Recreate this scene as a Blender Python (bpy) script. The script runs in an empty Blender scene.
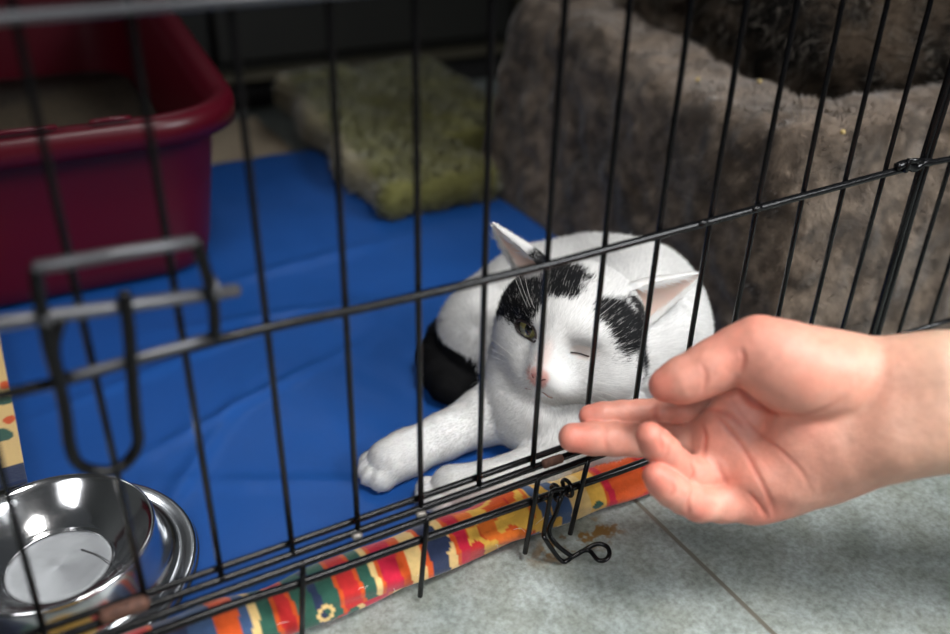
import bpy, bmesh, math, random
import numpy as np
from mathutils import Vector, Matrix
random.seed(4); rng = np.random.default_rng(11)
PI = math.pi
COL = bpy.context.scene.collection

# ------------------------------------------------------------------ camera frame
F = 893.0; PITCH = .5232; ROLL = .0266; YAW = .5247
CAM = np.array([0, -.3325, .4007])
_c = math.cos(PITCH)
FW = np.array([math.sin(YAW)*_c, math.cos(YAW)*_c, -math.sin(PITCH)])
_r = np.array([math.cos(YAW), -math.sin(YAW), 0.]); _u = np.cross(_r, FW)
RT = _r*math.cos(ROLL)+_u*math.sin(ROLL); UP = -_r*math.sin(ROLL)+_u*math.cos(ROLL)
def ray(x, y): return FW+RT*((x-475)/F)+UP*((317-y)/F)
def onY(x, y, Y):
    d = ray(x, y); return CAM+d*((Y-CAM[1])/d[1])
def onZ(x, y, Z):
    d = ray(x, y); return CAM+d*((Z-CAM[2])/d[2])
def loc3(x, y, dep): return CAM+ray(x, y)*dep

# ------------------------------------------------------------------ materials
def nodemat(name):
    m = bpy.data.materials.new(name); m.use_nodes = True
    nt = m.node_tree; b = nt.nodes['Principled BSDF']
    return m, nt, b
def mat(name, col, rough=.6, metal=0, spec=.5, bump=None, vary=None, sheen=0, coat=0):
    m, nt, b = nodemat(name)
    b.inputs['Base Color'].default_value = (*col, 1); b.inputs['Roughness'].default_value = rough
    b.inputs['Metallic'].default_value = metal; b.inputs['Specular IOR Level'].default_value = spec
    b.inputs['Sheen Weight'].default_value = sheen; b.inputs['Coat Weight'].default_value = coat
    tc = nt.nodes.new('ShaderNodeTexCoord')
    if vary:
        sc, amt = vary
        n = nt.nodes.new('ShaderNodeTexNoise'); n.inputs['Scale'].default_value = sc; n.inputs['Detail'].default_value = 6
        nt.links.new(tc.outputs['Object'], n.inputs['Vector'])
        r = nt.nodes.new('ShaderNodeValToRGB')
        r.color_ramp.elements[0].position = .3; r.color_ramp.elements[1].position = .7
        r.color_ramp.elements[0].color = (*[c*(1-amt) for c in col], 1); r.color_ramp.elements[1].color = (*[min(1, c*(1+amt)) for c in col], 1)
        nt.links.new(n.outputs['Fac'], r.inputs['Fac']); nt.links.new(r.outputs['Color'], b.inputs['Base Color'])
    if bump:
        sc, st, dist = bump
        n = nt.nodes.new('ShaderNodeTexNoise'); n.inputs['Scale'].default_value = sc; n.inputs['Detail'].default_value = 5
        nt.links.new(tc.outputs['Object'], n.inputs['Vector'])
        bp = nt.nodes.new('ShaderNodeBump'); bp.inputs['Strength'].default_value = st; bp.inputs['Distance'].default_value = dist
        nt.links.new(n.outputs['Fac'], bp.inputs['Height']); nt.links.new(bp.outputs['Normal'], b.inputs['Normal'])
    return m
def colmat(name, rough=.8, spec=.3, sss=0, bump=None, sheen=0, trans=0):
    m, nt, b = nodemat(name)
    a = nt.nodes.new('ShaderNodeAttribute'); a.attribute_name = 'Col'
    nt.links.new(a.outputs['Color'], b.inputs['Base Color'])
    b.inputs['Roughness'].default_value = rough; b.inputs['Specular IOR Level'].default_value = spec
    b.inputs['Sheen Weight'].default_value = sheen
    if sss:
        b.inputs['Subsurface Weight'].default_value = sss[0]; b.inputs['Subsurface Scale'].default_value = sss[1]
        b.inputs['Subsurface Radius'].default_value = (1, .35, .2)
    if bump:
        tc = nt.nodes.new('ShaderNodeTexCoord')
        prev = None
        for sc, st, dist in bump:
            n = nt.nodes.new('ShaderNodeTexNoise'); n.inputs['Scale'].default_value = sc; n.inputs['Detail'].default_value = 6
            nt.links.new(tc.outputs['Object'], n.inputs['Vector'])
            bp = nt.nodes.new('ShaderNodeBump'); bp.inputs['Strength'].default_value = st; bp.inputs['Distance'].default_value = dist
            nt.links.new(n.outputs['Fac'], bp.inputs['Height'])
            if prev: nt.links.new(prev.outputs['Normal'], bp.inputs['Normal'])
            prev = bp
        nt.links.new(prev.outputs['Normal'], b.inputs['Normal'])
    return m

M = {}
M['wire'] = mat('black_enamel_wire', (.0025, .0025, .003), .24, 0, .30, bump=(160, .3, .0006))
M['rust'] = mat('rusty_wire', (.10, .045, .03), .7, .3, vary=(300, .5), bump=(500, .6, .0005))
M['weld'] = mat('worn_weld', (.22, .2, .18), .4, .6)
M['latch'] = mat('lit_grey_wire', (.11, .11, .118), .36, .6, .5, bump=(120, .3, .0006))  # grey instead of black: caught light put into the colour of level wires
M['steel'] = mat('polished_steel', (.78, .78, .79), .13, 1, bump=(60, .06, .001))
M['steel2'] = mat('brushed_steel', (.66, .67, .69), .17, 1, bump=(90, .1, .0008))
M['rubber'] = mat('rubber', (.02, .02, .022), .6)
M['mat'] = mat('blue_oilcloth', (.010, .068, .27), .38, 0, .4, vary=(5, .12), bump=(22, .25, .004))
M['red'] = mat('dark_red_plastic', (.072, .0012, .0075), .34, 0, .35, bump=(30, .1, .001))
M['litter'] = mat('litter', (.07, .05, .027), .95, vary=(250, .5), bump=(350, 1, .003))
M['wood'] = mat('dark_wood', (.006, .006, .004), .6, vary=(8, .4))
M['strip'] = mat('olive_trim', (.05, .043, .025), .6, vary=(15, .3))
M['wallp'] = mat('pale_wall_paint', (.55, .56, .55), .8, vary=(4, .05))
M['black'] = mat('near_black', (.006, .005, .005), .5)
M['pupil'] = mat('pupil_black', (.003, .003, .003), .08, coat=1)

def floor_mat():
    m, nt, b = nodemat('grey_stone_tile'); N = nt.nodes.new; L = nt.links.new
    tc = N('ShaderNodeTexCoord')
    def noise(sc, det, r0, r1, c0, c1):
        n = N('ShaderNodeTexNoise'); n.inputs['Scale'].default_value = sc; n.inputs['Detail'].default_value = det; n.inputs['Roughness'].default_value = .65
        L(tc.outputs['Object'], n.inputs['Vector'])
        r = N('ShaderNodeValToRGB'); r.color_ramp.elements[0].position = r0; r.color_ramp.elements[1].position = r1
        r.color_ramp.elements[0].color = (*c0, 1); r.color_ramp.elements[1].color = (*c1, 1)
        L(n.outputs['Fac'], r.inputs['Fac']); return n, r
    n1, r1 = noise(14, 6, .35, .68, (.24, .275, .265), (.40, .44, .43))
    n2, r2 = noise(260, 4, .36, .62, (.62, .62, .60), (1.0, 1.0, 1.0))
    n3, r3 = noise(38, 7, .40, .62, (.72, .71, .66), (1.0, 1.0, 1.0))
    mx = N('ShaderNodeMixRGB'); mx.blend_type = 'MULTIPLY'; mx.inputs[0].default_value = 1
    L(r1.outputs[0], mx.inputs[1]); L(r2.outputs[0], mx.inputs[2])
    mx2 = N('ShaderNodeMixRGB'); mx2.blend_type = 'MULTIPLY'; mx2.inputs[0].default_value = 1
    L(mx.outputs[0], mx2.inputs[1]); L(r3.outputs[0], mx2.inputs[2])
    # grout lines every 0.6 m in both directions
    sp = N('ShaderNodeSeparateXYZ'); L(tc.outputs['Object'], sp.inputs[0])
    def line(out, off):
        a = N('ShaderNodeMath'); a.operation = 'SUBTRACT'; L(out, a.inputs[0]); a.inputs[1].default_value = off
        p = N('ShaderNodeMath'); p.operation = 'PINGPONG'; L(a.outputs[0], p.inputs[0]); p.inputs[1].default_value = .3
        return p
    px = line(sp.outputs[0], .3235); py = line(sp.outputs[1], .21)
    mn = N('ShaderNodeMath'); mn.operation = 'MINIMUM'; L(px.outputs[0], mn.inputs[0]); L(py.outputs[0], mn.inputs[1])
    lt = N('ShaderNodeMapRange'); lt.inputs[1].default_value = .0011; lt.inputs[2].default_value = .0020; lt.inputs[3].default_value = 1; lt.inputs[4].default_value = 0
    L(mn.outputs[0], lt.inputs[0])
    mx3 = N('ShaderNodeMixRGB'); L(lt.outputs[0], mx3.inputs[0]); L(mx2.outputs[0], mx3.inputs[1]); mx3.inputs[2].default_value = (.11, .10, .08, 1)
    # small ochre drips beside the cloth
    vo = N('ShaderNodeVectorMath'); vo.operation = 'SUBTRACT'; L(tc.outputs['Object'], vo.inputs[0]); vo.inputs[1].default_value = (.270, -.006, 0)
    vs = N('ShaderNodeVectorMath'); vs.operation = 'MULTIPLY'; L(vo.outputs[0], vs.inputs[0]); vs.inputs[1].default_value = (22, 60, 1)
    ln = N('ShaderNodeVectorMath'); ln.operation = 'LENGTH'; L(vs.outputs[0], ln.inputs[0])
    n4, r4 = noise(55, 3, .50, .56, (0, 0, 0), (1, 1, 1))
    rg = N('ShaderNodeMapRange'); rg.inputs[1].default_value = .5; rg.inputs[2].default_value = 1; rg.inputs[3].default_value = 1; rg.inputs[4].default_value = 0; L(ln.outputs['Value'], rg.inputs[0])
    mm = N('ShaderNodeMath'); mm.operation = 'MULTIPLY'; L(rg.outputs[0], mm.inputs[0]); L(r4.outputs[0], mm.inputs[1])
    mx4 = N('ShaderNodeMixRGB'); L(mm.outputs[0], mx4.inputs[0]); L(mx3.outputs[0], mx4.inputs[1]); mx4.inputs[2].default_value = (.16, .085, .02, 1)
    L(mx4.outputs[0], b.inputs['Base Color'])
    b.inputs['Roughness'].default_value = .45
    sub = N('ShaderNodeMath'); sub.operation = 'SUBTRACT'; L(n2.outputs['Fac'], sub.inputs[0]); L(lt.outputs[0], sub.inputs[1])
    bp = N('ShaderNodeBump'); bp.inputs['Strength'].default_value = .35; bp.inputs['Distance'].default_value = .0012
    L(sub.outputs[0], bp.inputs['Height']); L(bp.outputs[0], b.inputs['Normal'])
    return m
M['floor'] = floor_mat()

# ------------------------------------------------------------------ object helpers
def mesh_np(name, V, quads=None, tris=None, material=None, parent=None, col=None, normals=None, smooth=True, origin=None):
    V = np.asarray(V, float)
    o0 = np.zeros(3) if origin is None else np.asarray(origin, float)
    V = V-o0
    me = bpy.data.meshes.new(name)
    q = np.zeros((0, 4), int) if quads is None else np.asarray(quads, int)
    t = np.zeros((0, 3), int) if tris is None else np.asarray(tris, int)
    me.vertices.add(len(V)); me.vertices.foreach_set('co', V.astype(np.float32).ravel())
    me.loops.add(len(q)*4+len(t)*3); me.loops.foreach_set('vertex_index', np.concatenate([q.ravel(), t.ravel()]).astype(np.int32))
    me.polygons.add(len(q)+len(t))
    me.polygons.foreach_set('loop_start', np.concatenate([np.arange(len(q))*4, len(q)*4+np.arange(len(t))*3]).astype(np.int32))
    me.polygons.foreach_set('loop_total', np.concatenate([np.full(len(q), 4), np.full(len(t), 3)]).astype(np.int32))
    me.update(calc_edges=True)
    me.polygons.foreach_set('use_smooth', np.full(len(me.polygons), smooth))
    if col is not None:
        a = me.color_attributes.new('Col', 'FLOAT_COLOR', 'POINT')
        c = np.ones((len(V), 4), np.float32); c[:, :3] = col; a.data.foreach_set('color', c.ravel())
    if normals is not None:
        me.normals_split_custom_set_from_vertices(np.asarray(normals, np.float32).tolist())
    o = bpy.data.objects.new(name, me); COL.objects.link(o)
    if material: me.materials.append(material)
    if parent is not None: o.parent = parent
    if origin is not None: o.location = tuple(o0)
    return o
def bmobj(name, bm, material, parent=None, smooth=False):
    me = bpy.data.meshes.new(name); bm.normal_update(); bm.to_mesh(me); bm.free()
    if smooth: me.polygons.foreach_set('use_smooth', [True]*len(me.polygons))
    me.materials.append(material)
    o = bpy.data.objects.new(name, me); COL.objects.link(o)
    if parent is not None: o.parent = parent
    return o
def tag(o, label=None, cat=None, group=None, kind=None):
    if label: o['label'] = label
    if cat: o['category'] = cat
    if group: o['group'] = group
    if kind: o['kind'] = kind
    return o
def empty(name, loc=(0, 0, 0)):
    o = bpy.data.objects.new(name, None); COL.objects.link(o); o.location = loc; o.empty_display_size = .02; return o
def kid(o, root):
    """parent keeping world place (root has only a location)"""
    o.parent = root; o.location = Vector(o.location)-Vector(root.location); return o
def box(name, a, b, material, parent=None, bevel=0, seg=3):
    bm = bmesh.new(); bmesh.ops.create_cube(bm, size=1)
    a = Vector(a); b = Vector(b)
    for v in bm.verts: v.co = Vector(((a[i]+b[i])/2+v.co[i]*(b[i]-a[i])) for i in range(3))
    if bevel: bmesh.ops.bevel(bm, geom=bm.edges[:], offset=bevel, segments=seg, profile=.5, affect='EDGES')
    return bmobj(name, bm, material, parent, smooth=False)
def catmull(pts, n=8, closed=False):
    P = [np.array(p, float) for p in pts]; out = []
    m = len(P)
    rngi = range(m if closed else m-1)
    for i in rngi:
        if closed: a, b, c, d = P[(i-1) % m], P[i], P[(i+1) % m], P[(i+2) % m]
        else: a, b, c, d = P[max(i-1, 0)], P[i], P[i+1], P[min(i+2, m-1)]
        for k in range(n):
            t = k/n
            out.append(.5*((2*b)+(c-a)*t+(2*a-5*b+4*c-d)*t*t+(3*b-3*c+d-a)*t**3))
    if not closed: out.append(P[-1])
    return np.array(out)
def tube_arrays(pts, r, seg=10, cap=True):
    pts = np.asarray(pts, float); n = len(pts); r = np.broadcast_to(np.asarray(r, float), (n,))
    T = np.gradient(pts, axis=0); T /= np.linalg.norm(T, axis=1)[:, None]+1e-12
    ref = np.array([0, 0, 1.]) if abs(T[0][2]) < .9 else np.array([0, 1., 0])
    Nn = np.cross(T[0], ref); Nn /= np.linalg.norm(Nn); V = []; a = np.arange(seg)/seg*2*PI
    for i in range(n):
        Nn = Nn-T[i]*(Nn@T[i]); Nn /= np.linalg.norm(Nn); B = np.cross(T[i], Nn)
        V.append(pts[i]+r[i]*(np.cos(a)[:, None]*Nn+np.sin(a)[:, None]*B))
    V = np.concatenate(V); q = []
    for i in range(n-1):
        for k in range(seg): q.append((i*seg+k, i*seg+(k+1) % seg, (i+1)*seg+(k+1) % seg, (i+1)*seg+k))
    t = []
    if cap:
        V = np.concatenate([V, pts[:1]-T[:1]*r[0]*.6, pts[-1:]+T[-1:]*r[-1]*.6]); s, e = len(V)-2, len(V)-1
        for k in range(seg): t.append((s, (k+1) % seg, k)); t.append((e, (n-1)*seg+k, (n-1)*seg+(k+1) % seg))
    return V, q, t
def tubes(name, lines, material, parent=None, seg=10, label=None, origin=None):
    """lines: list of (points, radius) that belong to ONE part"""
    VV, Q, T = [], [], []; off = 0
    for pts, r in lines:
        V, q, t = tube_arrays(pts, r, seg); VV.append(V)
        Q += [tuple(i+off for i in f) for f in q]; T += [tuple(i+off for i in f) for f in t]; off += len(V)
    o = mesh_np(name, np.concatenate(VV), Q if Q else None, T if T else None, material, parent)
    if label: o['label'] = label
    return o
def revolve(name, prof, material, parent=None, center=(0, 0, 0), seg=96):
    V = []; a = np.arange(seg)/seg*2*PI
    for r, z in prof: V.append(np.stack([center[0]+r*np.cos(a), center[1]+r*np.sin(a), np.full(seg, center[2]+z)], 1))
    V = np.concatenate(V); q = []
    for i in range(len(prof)-1):
        for k in range(seg): q.append((i*seg+k, i*seg+(k+1) % seg, (i+1)*seg+(k+1) % seg, (i+1)*seg+k))
    return mesh_np(name, V, q, None, material, parent)

# ------------------------------------------------------------------ noise
class Noise:
    def __init__(s, seed=0, n=32): s.g = np.random.default_rng(seed).random((n, n, n)).astype(np.float32); s.n = n
    def __call__(s, P):
        P = np.asarray(P); i = np.floor(P).astype(int); f = P-i; f = f*f*(3-2*f); n = s.n; out = 0
        for dx in (0, 1):
            for dy in (0, 1):
                for dz in (0, 1):
                    w = (f[..., 0] if dx else 1-f[..., 0])*(f[..., 1] if dy else 1-f[..., 1])*(f[..., 2] if dz else 1-f[..., 2])
                    out = out+w*s.g[(i[..., 0]+dx) % n, (i[..., 1]+dy) % n, (i[..., 2]+dz) % n]
        return out
NZ = Noise(3); NZ2 = Noise(8)
def fbm(P, sc, o=3):
    v = 0; a = .5; t = 0
    for k in range(o): v = v+a*NZ(np.asarray(P)*sc*2**k+17.3*k); t += a; a *= .5
    return v/t
def sstep(a, b, x): t = np.clip((x-a)/(b-a), 0, 1); return t*t*(3-2*t)
def mixc(a, b, w): return a*(1-w[..., None])+np.asarray(b)*w[..., None]

# ------------------------------------------------------------------ implicit modelling
class Field:
    def __init__(s, lo, hi, h):
        s.lo = np.array(lo, float); s.h = h; s.n = np.ceil((np.array(hi)-s.lo)/h).astype(int)+1
        s.D = np.full(s.n, 1.0, np.float32)
        s.ax = [s.lo[i]+np.arange(s.n[i])*h for i in range(3)]
    def region(s, lo, hi):
        i0 = np.clip(np.floor((np.array(lo)-s.lo)/s.h).astype(int), 0, s.n); i1 = np.clip(np.ceil((np.array(hi)-s.lo)/s.h).astype(int)+1, 0, s.n)
        sl = tuple(slice(a, b) for a, b in zip(i0, i1))
        if any(b <= a for a, b in zip(i0, i1)): return None, None
        g = np.stack(np.meshgrid(*[s.ax[k][sl[k]] for k in range(3)], indexing='ij'), -1).astype(np.float32)
        return sl, g
    def op(s, sl, d, k, mode):
        A = s.D[sl]
        if mode == 'add':
            if k <= 0: s.D[sl] = np.minimum(A, d)
            else:
                h = np.clip(.5+.5*(A-d)/k, 0, 1); s.D[sl] = A*(1-h)+d*h-k*h*(1-h)
        else:
            d = -d
            if k <= 0: s.D[sl] = np.maximum(A, d)
            else:
                h = np.clip(.5-.5*(A-d)/k, 0, 1); s.D[sl] = A*(1-h)+d*h+k*h*(1-h)
    def cone(s, a, b, ra, rb, k=.004, mode='add'):
        a = np.array(a, float); b = np.array(b, float); m = max(ra, rb)+k*1.5+.004
        sl, g = s.region(np.minimum(a, b)-m, np.maximum(a, b)+m)
        if sl is None: return
        ba = b-a; t = np.clip(((g-a)@ba)/(ba@ba+1e-12), 0, 1)
        d = np.linalg.norm(g-a-t[..., None]*ba, axis=-1)-(ra+(rb-ra)*t)
        s.op(sl, d.astype(np.float32), k, mode)
    def chain(s, pts, k=.004, mode='add'):
        for p, q in zip(pts[:-1], pts[1:]): s.cone(p[:3], q[:3], p[3], q[3], k, mode)
    def ell(s, c, r, rot=None, k=.006, mode='add'):
        c = np.array(c, float); r = np.array(r, float); m = r.max()+k*1.5+.004
        sl, g = s.region(c-m, c+m)
        if sl is None: return
        p = g-c
        if rot is not None: p = p@np.asarray(rot)      # columns of rot = local axes
        k0 = np.linalg.norm(p/r, axis=-1); k1 = np.linalg.norm(p/(r*r), axis=-1)+1e-9
        s.op(sl, (k0*(k0-1)/k1).astype(np.float32), k, mode)
    def sample(s, P):
        q = (np.asarray(P)-s.lo)/s.h; i = np.clip(np.floor(q).astype(int), 0, s.n-2); f = np.clip(q-i, 0, 1); out = 0
        for dx in (0, 1):
            for dy in (0, 1):
                for dz in (0, 1):
                    w = (f[..., 0] if dx else 1-f[..., 0])*(f[..., 1] if dy else 1-f[..., 1])*(f[..., 2] if dz else 1-f[..., 2])
                    out = out+w*s.D[i[..., 0]+dx, i[..., 1]+dy, i[..., 2]+dz]
        return out
    def march(s, o, d, t0, t1, n=500):
        ts = np.linspace(t0, t1, n); v = s.sample(o+ts[:, None]*d); k = np.argmax(v < 0)
        return o+d*ts[k] if v[k] < 0 else None
    def mesh(s):
        """naive surface nets -> vertices, quads"""
        D = s.D; n = s.n; ins = D < 0
        c = np.zeros(n-1, np.uint8)
        for dx in (0, 1):
            for dy in (0, 1):
                for dz in (0, 1): c += ins[dx:n[0]-1+dx, dy:n[1]-1+dy, dz:n[2]-1+dz]
        act = (c > 0) & (c < 8); idx = np.full(act.shape, -1, np.int64); ii = np.argwhere(act); idx[act] = np.arange(len(ii))
        cn = {(dx, dy, dz): D[ii[:, 0]+dx, ii[:, 1]+dy, ii[:, 2]+dz] for dx in (0, 1) for dy in (0, 1) for dz in (0, 1)}
        S = np.zeros((len(ii), 3)); W = np.zeros(len(ii))
        for ax in range(3):
            for u in (0, 1):
                for v in (0, 1):
                    a = [0, 0, 0]; o = [k for k in range(3) if k != ax]; a[o[0]] = u; a[o[1]] = v; b = list(a); b[ax] = 1
                    va, vb = cn[tuple(a)], cn[tuple(b)]; x = (va < 0) != (vb < 0)
                    t = np.where(x, va/np.where(x, va-vb, 1), 0); p = np.tile(np.array(a, float), (len(ii), 1)); p[:, ax] = t
                    S += p*x[:, None]; W += x
        V = s.lo+(ii+S/np.maximum(W, 1)[:, None])*s.h; Q = []
        for ax in range(3):
            o = [k for k in range(3) if k != ax]
            sl0 = [slice(None)]*3; sl1 = [slice(None)]*3; sl0[ax] = slice(0, n[ax]-1); sl1[ax] = slice(1, n[ax])
            A, B = ins[tuple(sl0)], ins[tuple(sl1)]; x = np.argwhere(A != B)
            x = x[(x[:, o[0]] > 0) & (x[:, o[1]] > 0) & (x[:, o[0]] < n[o[0]]-1) & (x[:, o[1]] < n[o[1]]-1)]
            inside_first = A[tuple(x.T)]
            def cell(du, dv):
                y = x.copy(); y[:, o[0]] -= du; y[:, o[1]] -= dv; return idx[tuple(y.T)]
            q = np.stack([cell(1, 1), cell(0, 1), cell(0, 0), cell(1, 0)], 1)
            flip = inside_first if ax != 1 else ~inside_first
            q[~flip] = q[~flip][:, ::-1]; Q.append(q)
        Q = np.concatenate(Q); Q = Q[(Q >= 0).all(1)]
        G = []
        e = s.h*.8
        for k in range(3):
            dd = np.zeros(3); dd[k] = e; G.append(s.sample(V+dd)-s.sample(V-dd))
        Nn = np.stack(G, 1); Nn /= np.linalg.norm(Nn, axis=1)[:, None]+1e-12
        return V, Q, Nn

def fur(name, P, N, Dv, L, C, width, parent, material, curl=.25, seed=1, splay=.35, origin=None):
    """tapered bent blades lying along Dv; normals follow the skin so the coat shades as one soft surface"""
    r = np.random.default_rng(seed); n = len(P)
    d = Dv+r.normal(size=(n, 3))*splay; d /= np.linalg.norm(d, axis=1)[:, None]
    s = (d*N).sum(1); d = d+N*np.clip(.12-s, 0, 2)[:, None]; d /= np.linalg.norm(d, axis=1)[:, None]
    w = np.cross(d, N); w /= np.linalg.norm(w, axis=1)[:, None]+1e-9
    L = L*(1+r.normal(size=n)*.2); L = np.clip(L, .0004, None)[:, None]; W = (width*(1+r.normal(size=n)*.2))[:, None] if np.ndim(width) else width*(1+r.normal(size=(n, 1))*.2)
    b = P-N*.0006; mid = b+d*L*.5+N*L*.10
    d2 = d-N*curl+r.normal(size=(n, 3))*.12; d2 /= np.linalg.norm(d2, axis=1)[:, None]
    tip = mid+d2*L*.55
    V = np.empty((n, 5, 3)); V[:, 0] = b-w*W/2; V[:, 1] = b+w*W/2; V[:, 2] = mid-w*W*.38; V[:, 3] = mid+w*W*.38; V[:, 4] = tip
    i = np.arange(n)[:, None]*5
    q = i+np.array([[0, 1, 3, 2]]); t = i+np.array([[2, 3, 4]])
    # make blades face outwards
    fn = np.cross(V[:, 1]-V[:, 0], V[:, 3]-V[:, 0]); fl = (fn*N).sum(1) < 0
    q[fl] = q[fl][:, ::-1]; t[fl] = t[fl][:, ::-1]
    nn = N*.92+d*.18+r.normal(size=(n, 3))*.05; nn /= np.linalg.norm(nn, axis=1)[:, None]
    return mesh_np(name, V.reshape(-1, 3), q, t, material, parent, col=np.repeat(C, 5, 0), normals=np.repeat(nn, 5, 0), origin=origin)
def scatter(V, Q, N, n, seed=2, keep=None):
    r = np.random.default_rng(seed)
    if keep is not None: Q = Q[keep[Q[:, 0]]]
    a = np.linalg.norm(np.cross(V[Q[:, 2]]-V[Q[:, 0]], V[Q[:, 3]]-V[Q[:, 1]]), axis=1); p = a/a.sum()
    f = r.choice(len(Q), n, p=p); u, v = r.random((2, n)); w = np.stack([(1-u)*(1-v), u*(1-v), u*v, (1-u)*v], 1)
    P = (V[Q[f]]*w[..., None]).sum(1); Nn = (N[Q[f]]*w[..., None]).sum(1); Nn /= np.linalg.norm(Nn, axis=1)[:, None]+1e-9
    return P, Nn

# ================================================================== SETTING
fl = box('floor', (-2.2, -2.6, -.02), (2.9, 3.2, 0), M['floor']); tag(fl, kind='structure')
wb = box('wall_back', (-2.2, 3.2, -.02), (2.9, 3.3, 2.6), M['wallp']); tag(wb, kind='structure')
wl = box('wall_left', (-2.3, -2.6, -.02), (-2.2, 3.3, 2.6), M['wallp']); tag(wl, kind='structure')

# low dark cabinet behind the mat
cab = empty('cabinet', (.1, .93, 0)); tag(cab, 'dark wooden cabinet standing in shadow behind the litter tray and green blanket', 'cabinet')
def cpart(n, a, b, m, bev=0): return kid(box(n, a, b, m, None, bev), cab)
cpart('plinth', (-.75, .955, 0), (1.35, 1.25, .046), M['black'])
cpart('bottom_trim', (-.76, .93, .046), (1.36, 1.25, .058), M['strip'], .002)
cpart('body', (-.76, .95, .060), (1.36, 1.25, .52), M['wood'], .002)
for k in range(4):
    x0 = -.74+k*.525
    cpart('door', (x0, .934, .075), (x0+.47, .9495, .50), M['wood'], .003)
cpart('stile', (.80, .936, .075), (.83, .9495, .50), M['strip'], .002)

# ================================================================== BLUE MAT
def cloth_sheet(name, x0, x1, y0, y1, h, thick, zf, material, parent=None, col=None, edge=None):
    nx = int((x1-x0)/h); ny = int((y1-y0)/h); X, Y = np.meshgrid(np.linspace(x0, x1, nx), np.linspace(y0, y1, ny), indexing='ij')
    if edge: X, Y = edge(X, Y)
    Z = zf(X, Y); top = np.stack([X, Y, Z], -1).reshape(-1, 3); bot = top.copy(); bot[:, 2] -= thick
    i = np.arange(nx*ny).reshape(nx, ny); q = np.stack([i[:-1, :-1], i[1:, :-1], i[1:, 1:], i[:-1, 1:]], -1).reshape(-1, 4)
    n = nx*ny; Q = [q, q[:, ::-1]+n]
    for line, fl_ in ((i[:, 0], 0), (i[-1, :], 0), (i[::-1, -1], 0), (i[0, ::-1], 0)):
        a, b = line[:-1], line[1:]; Q.append(np.stack([a, a+n, b+n, b], 1))
    return mesh_np(name, np.concatenate([top, bot]), np.concatenate(Q), None, material, parent, col=None if col is None else np.concatenate([col, col]))
def mat_z(X, Y):
    P = np.stack([X*1., Y*1., X*0], -1)
    w = .0105+.0030*(fbm(P, 14, 2)-.5)+.0022*(fbm(P*[1, .4, 1], 40, 2)-.5)
    for cx, cy, ang, wd, am in ((.13, .22, .35, .006, .0022), (.10, .30, .25, .007, .002), (.2, .33, -.2, .008, .002), (.07, .16, .9, .006, .0018), (.25, .42, .1, .01, .002), (.12, .12, -.5, .006, .0012)):
        d = (X-cx)*math.sin(ang)-(Y-cy)*math.cos(ang); e = (X-cx)*math.cos(ang)+(Y-cy)*math.sin(ang)
        w = w+1.4*am*np.exp(-(d/wd)**2-(e/.09)**2)
    return w+.006*sstep(.05, .02, Y)
blue = cloth_sheet('blue_mat', -.034, .497, .028, .722, .004, .0035, mat_z, M['mat'])
tag(blue, 'bright blue wipe-clean mat covering the floor of the wire crate under cat, bowl and tray', 'mat')

# ================================================================== PRINTED FLEECE CLOTH (rolled edge)
PAL = dict(red=(.47, .018, .018), orange=(.56, .075, .010), green=(.022, .085, .058), cream=(.66, .45, .18), navy=(.018, .028, .07), blue=(.04, .08, .17), crimson=(.48, .008, .035), yellow=(.66, .37, .055))
STR = [(-.12, 'navy'), (-.06, 'green'), (-.04, 'yellow'), (.0, 'red'), (.02, 'navy'), (.034, 'blue'), (.048, 'orange'), (.060, 'blue'), (.0655, 'cream'), (.070, 'green'), (.078, 'red'), (.0895, 'green'), (.099, 'navy'), (.1035, 'green'), (.113, 'red'), (.127, 'green'), (.134, 'cream'), (.1375, 'crimson'), (.153, 'orange'), (.1565, 'cream'), (.167, 'orange'), (.171, 'navy'), (.182, 'cream'), (.187, 'crimson'), (.198, 'orange'), (.207, 'yellow'), (.214, 'orange'), (.226, 'red'), (.231, 'orange'), (.238, 'yellow'), (.246, 'blue'), (.254, 'yellow'), (.262, 'blue'), (.270, 'cream'), (.286, 'yellow'), (.297, 'crimson'), (.306, 'orange'), (.33, 'red'), (.36, 'orange')]
def fleece(u, v):
    P = np.stack([u*1., v*1., u*0], -1)
    uu = u+.0025*(NZ(P*45)-.5)*2+.10*(v-.03)
    c = np.zeros(u.shape+(3,)); xs = np.array([s[0] for s in STR]); ix = np.clip(np.searchsorted(xs, uu)-1, 0, len(STR)-1)
    pal = np.array([PAL[s[1]] for s in STR]); c[:] = pal[ix]
    # orange borders beside red areas
    isred = np.array([s[1] in ('red', 'crimson') for s in STR])[ix]; nxt = np.append(xs, 1.)[ix+1]
    e = np.minimum(uu-xs[ix], nxt-uu); c = mixc(c, PAL['orange'], (isred & (e < .0022)).astype(float))
    # lower band with its own shifted patches
    low = v < .0145+.004*np.sin(u*60)
    ix2 = np.clip(np.searchsorted(xs, uu+.012)-1, 0, len(STR)-1); c = np.where((low & (u > .06))[..., None], pal[ix2]*1.0, c)
    # floral swirl around x .2-.25, rings and dots
    sw = (u > .196) & (u < .243); f1 = NZ(P*120); f2 = NZ2(P*90)
    c = np.where((sw & (f1 > .55))[..., None], np.array(PAL['yellow']), c); c = np.where((sw & (f2 > .62))[..., None], np.array(PAL['red']), c); c = np.where((sw & (f2 < .30))[..., None], np.array((.66, .14, .015)), c)
    for cx, cv, r0, r1, k in ((.263, .030, 0, .0075, 'blue'), (.104, .022, .003, .005, 'cream'), (.178, .034, 0, .0065, 'navy'), (.290, .022, 0, .004, 'green'), (.03, .03, 0, .007, 'orange')):
        d = np.hypot(u-cx, v-cv); c = np.where(((d < r1) & (d >= r0))[..., None], np.array(PAL[k]), c)
    return c*(.86+.28*fbm(P, 500, 2))[..., None]
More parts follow.
